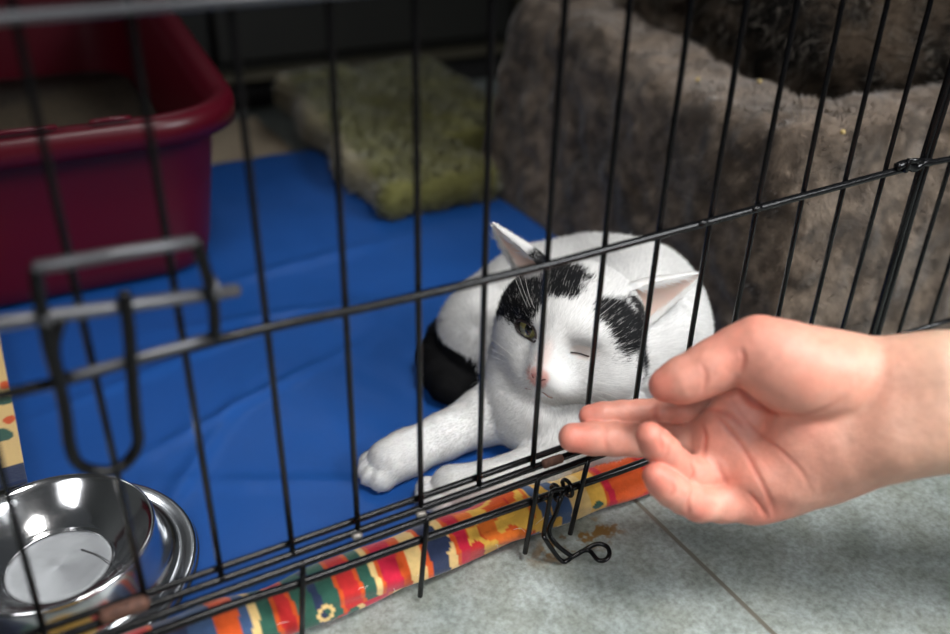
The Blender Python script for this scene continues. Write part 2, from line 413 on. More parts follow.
def roll():
    xs = np.arange(-.13, .372, .0012); nu = len(xs); nv = 64
    a = np.linspace(0, 2*PI, nv, endpoint=False)
    V = np.zeros((nu, nv, 3)); C = np.zeros((nu, nv, 3))
    for i, x in enumerate(xs):
        P1 = np.array([[x*1., 0, 0]]); b = NZ(P1*38)[0]-.5; b2 = NZ(P1*16+5)[0]-.5
        cy = .0185+.004*b2+(.006 if x > .3 else 0)*0; rz = .0135+.0028*b-.004*sstep(.24, .37, x); ry = .0165+.002*b
        p = np.stack([np.cos(a), np.sin(a), x*25+0*a], -1)
        wr = 1+.14*(NZ(p*[1.8, 1.8, 1])-.5)+.05*np.sin(a*5+x*90)*np.maximum(0, np.cos(a+.6))
        sag = np.where(np.sin(a) < -.3, .0, 0)
        V[i, :, 0] = x; V[i, :, 1] = cy-ry*np.cos(a)*wr; V[i, :, 2] = np.maximum(.0006, rz+rz*1.05*np.sin(a)*wr+.0)
        C[i] = fleece(np.full(nv, x), .042*(a+.5*PI) % (2*PI*.042)/(2*PI*.042)*.085)
    i = np.arange(nu*nv).reshape(nu, nv); j = np.roll(i, -1, 1)
    q = np.stack([i[:-1], j[:-1], j[1:], i[1:]], -1).reshape(-1, 4)
    Vf = V.reshape(-1, 3); e = np.array([[xs[0]-.004, .0185, .012], [xs[-1]+.004, .0185, .010]]); s0 = len(Vf); t = []
    for k in range(nv): t.append((s0, i[0, (k+1) % nv], i[0, k])); t.append((s0+1, i[-1, k], i[-1, (k+1) % nv]))
    Cf = np.concatenate([C.reshape(-1, 3), C[0, :1], C[-1, :1]])
    return np.concatenate([Vf, e]), q[:, ::-1], np.array(t)[:, ::-1], Cf
V, q, t, C = roll()
M['fleece'] = colmat('printed_fleece', .85, .2, bump=[(700, .5, .0006), (90, .3, .0015)], sheen=.25)
rl = mesh_np('patterned_cloth', V, q, t, M['fleece'], col=C, origin=(.12, .0185, 0))
tag(rl, 'rolled fleece cloth edge with red, green, orange and cream print along the crate front', 'cloth')
# loose pale hairs on the cloth
hl = []
for k in range(16):
    x = .06+.2*random.random(); z0 = .02; p0 = np.array([x, .004, .010+.012*random.random()]); d = np.array([random.uniform(-.012, .012), -.001, random.uniform(-.006, .006)])
    hl.append((catmull([p0, p0+d*.5+np.array([0, -.0015, .003]), p0+d+np.array([0, -.001, 0])], 5), .00011))
M['hair'] = mat('pale_hair', (.8, .78, .74), .6)
for h_ in hl:
    h0 = tubes('cat_hair', [h_], M['hair'], rl, 4); h0.location = tuple(-Vector(rl.location))

# yellow leaf-print cloth at the left edge of the mat
def ycloth():
    def zf(X, Y): return .0185+.0015*np.sin(Y*40)+.004*fbm(np.stack([X, Y, X*0], -1), 30, 2)
    nx = int(.16/.0012); ny = int(.20/.0012); X, Y = np.meshgrid(np.linspace(-.188, -.0255, int((-.0255+.188)/.0012)), np.linspace(.185, .40, int(.215/.0012)), indexing='ij')
    P = np.stack([X, Y, X*0], -1).reshape(-1, 3); c = np.tile(np.array(PAL['cream'])*1.0, (len(P), 1)); x, y = P[:, 0], P[:, 1]
    wv = (NZ(P*150)-.5)
    for cx, cy, r in ((-.034, .292, .0085), (-.037, .247, .0085), (-.075, .26, .010), (-.06, .33, .010)):
        dd = np.hypot((x-cx)*.8, (y-cy)*.75); c = np.where((dd < r*(.75+wv*.9))[:, None], np.array(PAL['green']), c)
        d2 = np.hypot(x-cx-.007, (y-cy-.016)*.7); c = np.where((d2 < .0045+wv*.004)[:, None], np.array(PAL['orange']), c)
    c = np.where((y < .2035)[:, None], np.array(PAL['navy']), c)
    o = cloth_sheet('patterned_cloth', -.188, -.0255, .185, .40, .0012, .003, zf, M['fleece'], None, col=c)
    return o
yc = ycloth(); tag(yc, 'yellow cloth with green leaf print lying beside the left edge of the blue mat', 'cloth')

# ================================================================== CRATE
BX = {i: None for i in range(-3, 18)}
meas = {0: ((37.9, 120), (136, 557.5)), 1: ((148.4, 126), (221.5, 577)), 2: ((252.6, 200), (292.6, 551.6)), 3: ((333.6, 90.7), (357.8, 531)), 4: ((416, 90.7), (420.9, 511)), 5: ((490.4, 61.7), (479, 486)),
        6: ((565.4, 0), (532.8, 465)), 7: ((630.4, 0), (587.5, 409)), 8: ((691.5, 0), (635.5, 400)), 9: ((746.8, 0), (687.4, 359)), 10: ((797.7, 0), (734.4, 322)), 11: ((843, 0), (778, 316)), 12: ((888, 0), (811, 325)), 13: ((931, 0), (843, 327)),
        14: ((950, 80), (870, 333)), 15: ((947.6, 168), (900.7, 331)), 16: ((950, 269), (933.7, 324.4)), -1: ((0, 459), (43, 628)), -2: ((0, 553), (27, 620))}
def barx(i, z):
    nominal = .0169+i*.036
    if i in meas and i not in (16, -2):
        a = onY(*meas[i][0], 0); b = onY(*meas[i][1], 0); k = (a[0]-b[0])/(a[2]-b[2]); k = max(-.03, min(.03, k))
        return b[0]+k*(z-b[2])
    return nominal
crate = empty('pet_crate', (.2, 0, 0)); tag(crate, 'black wire pet crate front with door bars, standing between the hand and the cat', 'crate')
def P3(x, y, z): return np.array([x, y, z])
RB = .0016
door = tubes('door', [
    (catmull([P3(-.118, -.0036, .205)]+[onY(x, y, -.0036) for x, y in [(19, 391), (135, 361), (268, 328), (400, 300), (547, 265), (604, 250), (704, 223), (757, 208.5), (840, 186), (914, 166)]], 8), .0023),
    ([P3(-.118, -.0036, .475), P3(.521, -.0036, .475)], .0023),
    (catmull([P3(-.118, .0036, .0715), P3(.1, .0036, .0712), P3(.3, .0036, .0716), P3(.52, .0036, .0715)], 8), .0019),
    (catmull([P3(-.118, -.0002, .0672), P3(.12, .0, .0668), P3(.3, 0, .0674), P3(.52, 0, .0672)], 8), .0021),
    ([P3(-.118, 0, .065), P3(-.118, 0, .6)], .0024), ([P3(.519, 0, .065), P3(barx(14, .2), 0, .2), P3(barx(14, .475), 0, .475), P3(barx(14, .6), 0, .6)], .0024),
    ([P3(-.118, 0, .6), P3(.53, 0, .6)], .0024)], M['wire'], crate)
door.location = (-.2, 0, 0)
tubes('rail', [([P3(-.118, -.0036, .3375), P3(.2, -.0036, .3378), P3(.521, -.0036, .3378)], .0021)], M['latch'], door)  # top rail in the lighter grey, light from above painted in
for i in range(-3, 14):
    zb = .0655; b = tubes('bar', [(np.array([P3(barx(i, z), 0.000, z) for z in (zb, .2, .34, .475, .6)]), RB)], M['wire'], door)
for x, y in ((357, 536), (421, 514)): tubes('weld_bead', [([onY(x-4, y+1, -.003), onY(x+4, y-1, -.003)], .0017)], M['weld'], door)
# front frame of the crate (fixed)
fixed = tubes('frame', [
    (catmull([P3(-.14, -.003, .0615), P3(.1, -.003, .0612), P3(.28, -.003, .0616), P3(.53, -.003, .0615)], 8), .0022),
    (catmull([P3(-.14, -.001, .0445)]+[onY(x, y, -.001) for x, y in [(180, 623.8), (302.5, 582), (420, 540), (500, 512), (548, 495.5), (636, 465)]]+[P3(.42, -.001, .041), P3(.60, -.001, .041), P3(.86, -.001, .041)], 8), .0024),
    (catmull([onY(916, 165.5, .001)]+[onY(950, 159, .001)]+[P3(.69, .001, .20), P3(.86, .001, .20)], 6), .0021),
    ([onY(900, 335, .001), onY(950, 320, .001), P3(.86, .001, .067)], .002),
    ([P3(.53, .001, .475), P3(.86, .001, .475)], .002), ([P3(-.14, 0, .615), P3(.86, 0, .615)], .0024), ([P3(-.126, 0, .002), P3(-.126, 0, .615)], .0024),
    ([P3(.527, .001, .002), P3(barx(14, .2)+.0065, .001, .2), P3(barx(14, .475)+.0065, .001, .475), P3(.54, .001, .615)], .0024), ([P3(.86, 0, .002), P3(.86, 0, .615)], .0024)], M['wire'], crate)
fixed.location = (-.2, 0, 0)
for i in range(15, 24):
    x0 = onY(*meas[15][1], 0)[0]+(i-15)*.0362
    tubes('bar', [(np.array([P3(x0+.004*(z-.07)*0, .001, z) for z in (.003, .2, .475, .615)]), RB)], M['wire'], fixed)
for (x1, y1), (x2, y2) in (((303, 565), (302, 634)), ((427, 518), (420, 596)), ((538.5, 476), (525, 553)), ((588.5, 457), (570, 534))):
    a = onY(x1, y1, -.0045); b = onY(x2, y2, -.0045); b[2] = max(b[2], .0018); a[2] = .0625
    tubes('bar', [(np.array([a, (a+b)/2, b]), RB)], M['wire'], fixed)
# second front wire that closes the foot of the crate
# joining clips
M['clipm'] = M['wire']
def sleeve(name, a, b, r, m, par): 
    a = np.array(a); b = np.array(b); return tubes(name, [(np.array([a+(b-a)*t for t in (0, .05, .5, .95, 1)]), np.array([r*.8, r, r*1.04, r, r*.8]))], m, par, 12)
sleeve('clip', onY(101, 617, -.0025), onY(147, 601, -.0025), .0038, M['rust'], fixed)['label'] = 'rusty clip'
sleeve('clip', onY(543, 464.5, -.001), onY(562, 458, -.001), .0028, M['rust'], fixed)['label'] = 'rusty clip'
cp = [onY(x, y, -.005) for x, y in ((897, 167), (905, 164), (914, 168), (922, 163), (930, 162))]
tubes('clip', [(catmull(cp, 5), .0028), ([onY(905, 171, -.006), onY(909, 161, -.008), onY(922, 161, -.006)], .002)], M['wire'], fixed)
for (x, y) in ((757.5, 208.5), (704, 223)):
    tubes('weld_bead', [([onY(x-4, y+1, -.0055), onY(x+3, y-1, -.0055)], .0017)], M['wire'], fixed)

# door latch; level rods painted lighter, as if catching the light
YL = -.014
L_ = lambda pts, y=YL: [onY(px, py, y) for px, py in pts]
lat = tubes('latch', [
    (L_([(35, 268), (195, 241)]), .0025)], M['latch'], door)
tubes('crossbar', [(L_([(66, 378), (213, 337)], -.010), .0022)], M['latch'], lat)
tubes('handle_loop', [(catmull(L_([(36, 269), (38, 290), (43, 315)])+L_([(50, 350), (60, 385), (66, 415), (70, 445), (77, 462), (92, 470), (112, 471), (128, 461), (138, 443), (136, 420), (133, 385), (129, 330), (124, 292)], YL), 6), .0025),
    (catmull(L_([(60, 318), (53, 345), (57, 372), (66, 379)], -.012), 5), .0028)], M['wire'], lat)
tubes('side_wire', [(catmull(L_([(196, 241), (203, 262), (210, 285), (214, 310), (215, 337)]), 5), .0024)], M['wire'], lat)
bolt = tubes('bolt', [([onY(-120, 348, YL+.003), onY(0, 323, YL+.003), onY(238, 290, YL+.003)], .0029)], M['latch'], lat)
ring = []
for (px, py) in ((40, 316), (210, 289)):
    c = onY(px, py, YL+.003)
    ring.append((np.array([c+.0042*np.array([.25*math.cos(t)*0+(.0012*t/6)/.0042, math.cos(t), math.sin(t)]) for t in np.linspace(0, 4*PI, 40)]), .0016))
for rr_ in ring: tubes('coil', [rr_], M['latch'], lat, 8)

# loose wire hook hanging from the lower rail
def hk(pts): return catmull(pts, 6)
hp = []
def Hf(x, y, z=None, yy=None): return onZ(x, y, z) if z is not None else onY(x, y, yy)
p1 = [Hf(563, 489, yy=-.006), Hf(552, 492, yy=-.007), Hf(548, 510, yy=-.008), Hf(544, 533, yy=-.010), Hf(546, 540, yy=-.013), Hf(562, 561, z=.003), Hf(574, 556, z=.004), Hf(595, 544.5, z=.007), Hf(606, 546, z=.007), Hf(609.5, 553, z=.006), Hf(606, 559.5, z=.005), Hf(598, 560, z=.005), Hf(589, 550.5, z=.006), Hf(580, 552, z=.006)]
p2 = [Hf(567, 488, yy=-.003), Hf(561, 498, yy=-.006), Hf(556, 513, yy=-.008), Hf(549, 531, yy=-.009), Hf(556, 544, yy=-.014), Hf(571, 556, z=.005)]
h1 = []
for c in ((556, 493), (567, 488)):
    cc = onY(c[0], c[1], -.001)
    h1.append((np.array([cc+.0052*np.array([.12*t/6, math.cos(t), math.sin(t)]) for t in np.linspace(0, 2*PI, 22)]), .0013))
hook = tubes('wire_hook', [(hk(p1), .00145), (hk(p2), .00145)]+h1, M['rust2'] if 'rust2' in M else M['wire'], crate, 8)
hook.location = (-.2, 0, 0)

# ================================================================== BOWL
BC = (-.0180, .102, .0110)
bowl = empty('pet_bowl', BC); tag(bowl, 'stainless steel pet bowl with flared foot on the blue mat', 'bowl')
inner = [(.0, .0070), (.012, .0069), (.0270, .0070), (.0288, .0074), (.0303, .0086), (.0325, .0100), (.0390, .0150), (.0460, .0220), (.0505, .0270), (.0525, .0288), (.0540, .0294), (.0551, .0286), (.0551, .0274), (.0544, .0266)]
outer = [(.0546, .0268), (.0556, .0240), (.0585, .0150), (.0615, .0080), (.0655, .0052), (.0700, .0062), (.0735, .0068), (.0752, .0058), (.0757, .0035), (.0745, .0025)]
def dense(pf, n=5): return [tuple(p) for p in catmull([(a, b, 0) for a, b in pf], n)[:, :2]]
def rv(n, pf, m, **k): o = revolve(n, pf, m, bowl, (0, 0, 0), 128); return o
rv('basin', dense(inner), M['steel']); rv('flared_foot', dense(outer), M['steel2'])
rv('rubber_ring', [(.0738, .0012), (.0760, .0006), (.0764, .0025), (.0752, .0036), (.0738, .0032), (.0738, .0012)], M['rubber'])
hr = tubes('cat_hair', [(catmull([onZ(81, 549, .0184), onZ(98, 555, .0186), onZ(116, 566, .0200)], 6), .00028)], M['black'], bowl, 6)
hr.location = tuple(-np.array(BC))

# ================================================================== LITTER TRAY
tray = empty('litter_tray', (-.07, .6, .0115)); tag(tray, 'large dark red plastic litter tray at the back left of the crate', 'tray')
def rrect(x0, x1, y0, y1, r, n=10):
    out = []
    for cx, cy, a0 in ((x1-r, y0+r, -PI/2), (x1-r, y1-r, 0), (x0+r, y1-r, PI/2), (x0+r, y0+r, PI)):
        for k in range(n+1):
            a = a0+PI/2*k/n; out.append((cx+r*math.cos(a), cy+r*math.sin(a)))
    return np.array(out)
def loft(name, rings, material, parent, closebot=True, closetop=False):
    """rings: list of (xy array, z array or value)"""
    V = []; n = len(rings[0][0])
    for xy, z in rings: V.append(np.column_stack([xy, np.broadcast_to(z, (n,))]))
    V = np.concatenate(V); q = []
    for i in range(len(rings)-1):
        for k in range(n): q.append((i*n+k, i*n+(k+1) % n, (i+1)*n+(k+1) % n, (i+1)*n+k))
    t = []
    if closebot:
        V = np.concatenate([V, [[*rings[0][0].mean(0), float(np.mean(rings[0][1]))]]]); c = len(V)-1
        t += [(c, (k+1) % n, k) for k in range(n)]
    if closetop:
        V = np.concatenate([V, [[*rings[-1][0].mean(0), float(np.mean(rings[-1][1]))]]]); c = len(V)-1; b = (len(rings)-1)*n
        t += [(c, b+k, b+(k+1) % n) for k in range(n)]
    return mesh_np(name, V, q, np.array(t) if t else None, material, parent)
def ring_at(g, z, r): return (rrect(-.345-g, .169+g, .440-g, .875+g, max(r+g, .01), 12), z)
def rimz(xy, z):   # the far rim rises
    return z+.055*sstep(.46, .85, xy[:, 1])
rings = []
for g, z in ((-.022, .0125), (-.008, .0135), (-.001, .020), (.003, .035), (.012, .10), (.020, .160)): 
    xy, _ = ring_at(g, z, .05); rings.append((xy, z if z < .15 else rimz(xy, z)))
for g, z in ((.024, .166), (.036, .163), (.0365, .150), (.0395, .150), (.0405, .164), (.037, .172), (.028, .1745), (.018, .170)):
    xy, _ = ring_at(g, z, .05); rings.append((xy, rimz(xy, z)))
for g, z in ((.012, .155), (.006, .10), (-.003, .045)):
    xy, _ = ring_at(g, z, .05); rings.append((xy, rimz(xy, z) if z > .15 else z))
shell = loft('shell', rings, M['red'], None); kid(shell, tray)
litter = loft('litter', [(rrect(-.345, .1715, .4375, .8775, .05, 12), .08), (rrect(-.345, .1715, .4375, .8775, .05, 12), .098)], M['litter'], None, True, True); kid(litter, tray); litter['kind'] = 'stuff'
# raised ribs on the rim
ribs = []
for (a, b) in ((-.02, .05), (.075, .105)):
    ribs.append(([P3(a, .403, .1775), P3((a+b)/2, .403, .178), P3(b, .403, .1775)], .0022))
rb = tubes('rim_rib', ribs, M['red'], None, 8); kid(rb, tray)

# ================================================================== GREEN FLUFFY BLANKET
def green_blanket():
    Fd = Field((.26, .42, .0), (.95, .96, .12), .004)
    sl, g = Fd.region(Fd.lo, Fd.lo+Fd.n*Fd.h)
    x, y, z = g[..., 0], g[..., 1], g[..., 2]
    wv = .010*(fbm(g*[1, 1, 0], 22, 2)-.5)+.006*(fbm(g*[1, 1, .5], 60, 1)-.5)
    th = .018+.014*sstep(.5, .9, y)
    cz = .020+th*.5
    lx = .346+.085*(y-.47)+.008*np.sin(y*40)
    q = np.stack([np.abs(x-(lx+.62)/2)-(.62-lx)/2+.015, np.abs(y-.685)-.215+.012, np.abs(z-cz)-th/2+.006], -1)
    d = np.linalg.norm(np.maximum(q, 0), axis=-1)+np.minimum(q.max(-1), 0)-.014+wv
    d = np.maximum(d, -np.maximum(.49-x, y-.60)*1.0*(1) ) if True else d
    Fd.D[sl] = d; return Fd.mesh()
V, Q, N_ = green_blanket()
V[:, 2] = np.maximum(V[:, 2], .0125)
M['green'] = colmat('green_fleece', .9, .15, sheen=.3)
cb = fbm(V, 30, 2)[:, None]; base = np.array((.15, .145, .045))*(.6+.8*cb)
lxv = .346+.085*(V[:, 1]-.47); edgec = sstep(.014, .006, V[:, 0]-lxv)*(V[:, 1] > .49); base = mixc(base, (.36, .31, .19), edgec)
bl = mesh_np('green_blanket', V, Q, None, M['green'], col=base, origin=(.6, .7, .012))
tag(bl, 'fluffy olive green fleece blanket folded behind the blue mat', 'blanket')
P, Nn = scatter(V, Q, N_, 26000, 5, keep=(V[:, 2] > .014) & (V[:, 1] < .95))
cc = fbm(P, 30, 2)[:, None]; Cc = np.array((.18, .172, .055))*(.5+.9*cc)*(.8+.4*rng.random((len(P), 1)))
sel = sstep(.014, .006, P[:, 0]-.346-.085*(P[:, 1]-.47))*(P[:, 1] > .49); Cc = mixc(Cc, (.38, .33, .2), sel)
fo = fur('pile', P, Nn, Nn*.6+rng.normal(size=P.shape)*.3, np.full(len(P), .008), Cc, .0024, None, M['green'], seed=3)
kid(fo, bl); fo['kind'] = 'stuff'

M['beige'] = mat('pale_floor_patch', (.34, .27, .19), .85, bump=(300, .4, .001))
bg = cloth_sheet('pale_floor_patch', .17, .345, .728, .90, .006, .004, lambda X, Y: .0045+.002*np.sin(X*60)*np.sin(Y*50), M['beige'])  # added sheet imitating the brighter bare floor here
tag(bg, 'added beige sheet standing for pale bare floor behind the blue mat, between tray and green blanket', 'cloth')

# ================================================================== PLUSH BED
M['plush'] = colmat('brown_plush', .9, .15, sheen=.25)
def plush_bed():
    Fd = Field((.46, .025, -.004), (1.08, .58, .27), .0045)
    sl, g = Fd.region(Fd.lo, Fd.lo+Fd.n*Fd.h); x, y, z = g[..., 0], g[..., 1], g[..., 2]
    lean = .045*sstep(.1, .5, y)*z/.2
    x2 = x-lean; z = z-.014*sstep(.22, .50, y)*np.clip(z/.15, 0, 1); yb = y+.046*(1-np.clip(z/.2, 0, 1))*sstep(.32, .10, y)
    def rb(cx, cy, cz, hx, hy, hz, r, xx):
        q = np.stack([np.abs(xx-cx)-hx+r, np.abs(yb-cy)-hy+r, np.abs(z-cz)-hz+r], -1)
        return np.linalg.norm(np.maximum(q, 0), axis=-1)+np.minimum(q.max(-1), 0)-r
    d = rb(.755, .32, .098, .258, .232, .102, .022, x2)
    hol = rb(.775, .33, .26, .175, .180, .14, .03, x2+.010)
    k = .018; a = d; b = -hol; h = np.clip(.5-.5*(a-b)/k, 0, 1); d = a*(1-h)+b*h+k*h*(1-h)
    d = d-.006*(fbm(g, 18, 2)-.5)*2-.004*(fbm(g, 60, 1)-.5)*2
    Fd.D[sl] = d; return Fd
Fb = plush_bed(); V, Q, N_ = Fb.mesh(); V[:, 2] = np.maximum(V[:, 2], .0)
def plcol(P, nn):
    c1 = fbm(P, 26, 3); c2 = fbm(P, 120, 2)
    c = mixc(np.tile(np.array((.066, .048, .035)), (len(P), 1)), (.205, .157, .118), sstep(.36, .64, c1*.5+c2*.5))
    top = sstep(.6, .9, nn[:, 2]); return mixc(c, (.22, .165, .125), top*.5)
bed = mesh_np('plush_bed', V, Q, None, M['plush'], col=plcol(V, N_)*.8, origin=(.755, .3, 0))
tag(bed, 'brown plush pet bed, boxy with thick padded rim, behind the white cat', 'pet bed')
P, Nn = scatter(V, Q, N_, 170000, 6, keep=(V[:, 0] < .92) & (V[:, 2] > .004) & (V[:, 1] < .53))
flow = np.stack([np.full(len(P), .1), P[:, 0]*0-.1, P[:, 0]*0-.6], 1)+(np.stack([fbm(P+3, 22, 2), fbm(P+9, 22, 2), fbm(P+14, 22, 2)], 1)-.5)*4.0
flow = flow-Nn*(flow*Nn).sum(1)[:, None]
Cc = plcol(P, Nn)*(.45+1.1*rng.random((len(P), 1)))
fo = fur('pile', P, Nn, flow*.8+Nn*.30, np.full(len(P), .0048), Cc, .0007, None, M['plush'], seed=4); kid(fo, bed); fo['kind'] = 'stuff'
# three glossy crumbs resting on the rim
M['crumb'] = mat('kibble_crumb', (.45, .33, .12), .35)
for (px, py) in ((697, 83), (759, 85), (842, 136)):
    dr = ray(px, py); w = Fb.march(CAM, dr, .5, 1.2)
    if w is None: continue
    bm = bmesh.new(); bmesh.ops.create_icosphere(bm, subdivisions=2, radius=.0017)
    for v in bm.verts: v.co = Vector(tuple(w+np.array([0, 0, .003])))+v.co*(1+.3*random.random())
    o = bmobj('crumb', bm, M['crumb'], None, True); tag(o, 'tiny tan crumb caught on the rim of the brown plush bed', 'crumb', 'crumbs on the plush bed rim')

# ================================================================== LONG-HAIRED CAT IN THE BED
def brown_cat():
    Fd = Field((.60, .10, .122), (1.06, .52, .46), .006)
    Fd.ell((.775, .31, .205), (.135, .140, .10), k=0)
    Fd.ell((.88, .31, .225), (.11, .125, .11), k=.03)
    Fd.ell((.965, .27, .20), (.055, .06, .055), k=.02)          # head tucked at the far side
    Fd.cone((.985, .245, .24), (.995, .24, .275), .016, .004, .006); Fd.cone((.945, .275, .25), (.950, .275, .285), .016, .004, .006)
    Fd.chain([(.72, .41, .175, .034), (.68, .45, .180, .032), (.652, .41, .180, .028), (.645, .34, .175, .022)], .02)
    return Fd.mesh()
V, Q, N_ = brown_cat()
def tabcol(P):
    a = fbm(P*[1, 1.6, 1], 16, 3); b = fbm(P, 55, 2)
    c = mixc(np.tile(np.array((.006, .005, .004)), (len(P), 1)), (.15, .108, .075), sstep(.42, .64, a*.5+b*.5)); return c
M['catfur'] = colmat('cat_fur', .75, .2)
bcat = mesh_np('cat', V, Q, None, M['catfur'], col=tabcol(V)*.8, origin=(.85, .3, .06))
tag(bcat, 'dark brown long-haired cat curled up inside the brown plush bed', 'cat')
P, Nn = scatter(V, Q, N_, 130000, 7, keep=V[:, 1] < .50)
flow = np.array([-.6, -.1, -.4])+(np.stack([fbm(P+3, 14, 2), fbm(P+9, 14, 2), fbm(P+14, 14, 2)], 1)-.5)*2.6; flow = flow-Nn*(flow*Nn).sum(1)[:, None]
st = NZ2(P*[60, 60, 60])[:, None]
Cc = tabcol(P)*(.5+.8*rng.random((len(P), 1))); pale = ((rng.random(len(P)) < .14) & (st[:, 0] > .45)).astype(float); Cc = mixc(Cc, (.30, .26, .22), pale)
fo = fur('fur', P, Nn, flow+Nn*.25, np.full(len(P), .019), Cc, .0007, None, M['catfur'], seed=8); kid(fo, bcat)
for s in (-1, 1):
    e = np.array([.965, .27, .20])+np.array([.035, -.035, .012])+s*np.array([.016, .014, .0]); bm = bmesh.new(); bmesh.ops.create_uvsphere(bm, u_segments=16, v_segments=10, radius=.006)
    for v in bm.verts: v.co += Vector(tuple(e))
    kid(bmobj('eye', bm, M['pupil'], None, True), bcat)

# ================================================================== WHITE CAT
HC = np.array([.3165, .0815, .096])
HM = np.array([[.5071, -.8595, .0643], [-.8597, -.5097, -.0329], [-.0611, .0386, .9974]])   # columns: side, forward, up
def hw(p): return HC+HM@np.array(p, float)
def hl_(P): return (np.asarray(P)-HC)@HM
def build_cat():
    Fd = Field((.135, .012, .008), (.475, .285, .165), .00135)
    k = .012
    # torso curled behind the head
    Fd.ell((.305, .100, .050), (.038, .036, .042), k=0)
    Fd.chain([(.335, .105, .072, .032), (.355, .108, .058, .048), (.392, .108, .056, .053), (.408, .135, .056, .054), (.394, .165, .054, .050), (.355, .182, .050, .046), (.318, .184, .044, .040)], .018)
    Fd.ell((.292, .170, .042), (.028, .036, .034), k=.012)       # thigh
    Fd.ell((.288, .085, .040), (.032, .036, .034), k=.014)       # chest
    Fd.ell((.322, .052, .030), (.038, .026, .026), k=.010)       # near shoulder / elbow
    # forelegs
    Fd.chain([(.292, .100, .036, .028), (.262, .101, .029, .0200), (.226, .098, .0255, .0152), (.198, .094, .0250, .0150), (.185, .0925, .0240, .0155)], .006)
    for dx, dy in ((-.0085, .011), (-.0125, .004), (-.0125, -.0035), (-.0085, -.0105)): Fd.ell((.184+dx, .0925+dy, .0195), (.0085, .0058, .0082), k=.003)
    Fd.chain([(.305, .058, .032, .024), (.266, .045, .022, .0150), (.232, .047, .022, .0130), (.210, .0530, .0225, .0140)], .005)
    for dx, dy in ((-.0085, .010), (-.012, .0035), (-.012, -.0035), (-.008, -.0095)): Fd.ell((.206+dx, .0545+dy, .0185), (.0075, .0052, .0075), k=.003)
    # hind foot tucked by the thigh
    Fd.chain([(.280, .160, .026, .018), (.270, .138, .022, .013)], .006)
    # black tail round the hip
    Fd.chain([(.302, .205, .032, .018), (.286, .203, .028, .0165), (.272, .190, .0255, .0155), (.264, .172, .0245, .0150), (.262, .155, .0235, .0140), (.266, .141, .0220, .011)], .006)
    # ---- head in its own axes
    H = lambda c, r, kk=.008, mode='add': Fd.ell(hw(c), r, HM, kk, mode)
    H((0, -.006, .004), (.0430, .042, .037), .010)
    for s in (-1, 1):
        H((s*.0290, .008, .006), (.0190, .0225, .0235), .008)
        H((s*.0250, .012, -.012), (.0240, .0240, .0210), .010)
        H((s*.0310, .000, -.019), (.0190, .024, .0190), .008)
        H((s*.0165, .0245, -.0170), (.0160, .0150, .0140), .010)
        H((s*.0088, .0350, -.0200), (.0138, .0130, .0105), .009)
    Fd.cone(hw((0, .022, .012)), hw((0, .0405, -.0100)), .0160, .0098, .008)
    H((0, .0315, -.0290), (.0110, .0105, .0080), .006)
    H((0, .022, -.022), (.024, .020, .016), .008)
    for s in (-1, 1): H((s*.0165, .026, .0165), (.0125, .010, .0065), .006)      # brows
    # eye hollows: left one open, right one screwed shut
    H((-.0192, .0420, .0065), (.0085, .012, .0062), .003, 'sub')
    H((.0200, .0445, .0045), (.0060, .008, .0012), .004, 'sub')
    H((0, .0520, -.0268), (.0085, .008, .0013), .002, 'sub')                       # mouth line
    Fd.cone(hw((0, .0515, -.0185)), hw((0, .0495, -.0260)), .0009, .0009, .001, 'sub')
    return Fd
Fc = build_cat(); V, Q, N_ = Fc.mesh()
V[:, 2] = np.maximum(V[:, 2], mat_z(V[:, 0], V[:, 1])+.0006)
WHITE = np.array((.77, .76, .745)); BLK = np.array((.006, .006, .007)); PINK = np.array((.78, .40, .34))
def catcol(P, jit=0):
    c = np.tile(WHITE, (len(P), 1)); c = c*(.95+.08*fbm(P, 40, 2))[:, None]
    l = hl_(P); n = (fbm(P, 90, 3)-.5)*.014+jit
    head = (np.abs(l[:, 0]) < .062) & (np.abs(l[:, 1]) < .058) & (l[:, 2] > -.042)
    def blob(cx, cy, cz, r, sc=(1, 1, 1)): return np.linalg.norm((l-np.array([cx, cy, cz]))*np.array(sc), axis=1)-r+n
    d = np.minimum(blob(-.026, .026, .021, .0165), blob(-.010, .012, .036, .0165, (.95, 1, .9)))
    d = np.minimum(d, blob(-.038, .016, .013, .0165)); d = np.minimum(d, blob(-.044, .010, .006, .010))
    d2 = np.minimum(blob(.038, .014, .018, .0160), blob(.045, .006, .000, .0135)); d2 = np.minimum(d2, blob(.046, .004, -.012, .009)); d2 = np.minimum(d2, blob(.028, .016, .030, .0105)); d2 = np.minimum(d2, blob(.046, -.004, .022, .016)); d2 = np.minimum(d2, blob(.036, .018, .002, .0085))
    d = np.minimum(d, d2); c = mixc(c, BLK, sstep(.0010, -.0010, d)*head)
    # pink nose and faint pink bridge
    dn = np.linalg.norm((l-np.array([0, .049, -.0125]))*np.array([1, 1, 1.1]), axis=1); c = mixc(c, PINK, sstep(.0085, .0055, dn)*.9)
    dr = np.linalg.norm((l-np.array([0, .043, -.002]))*np.array([1.6, .6, .7]), axis=1); c = mixc(c, (.82, .63, .57), sstep(.011, .003, dr)*.65)
    for ex in (-.0192, .0200):
        de = np.linalg.norm((l-np.array([ex, .031, .0055]))*np.array([.8, 1, 1.3]), axis=1); c = mixc(c, (.78, .68, .62) if ex > 0 else (.03, .022, .02), sstep(.0085, .006, de)*(.6 if ex > 0 else .9)*head)
    # tail and rump patch
    tl = ((P[:, 0]+jit) < .2770+.35*np.maximum(0, P[:, 1]-.185)) & (P[:, 1] > .124) & (P[:, 2] < .052)
    return np.where(tl[:, None], BLK, c), head
c0, _ = catcol(V)
M['catskin'] = colmat('short_white_coat', .8, .2, sss=(.12, .004))
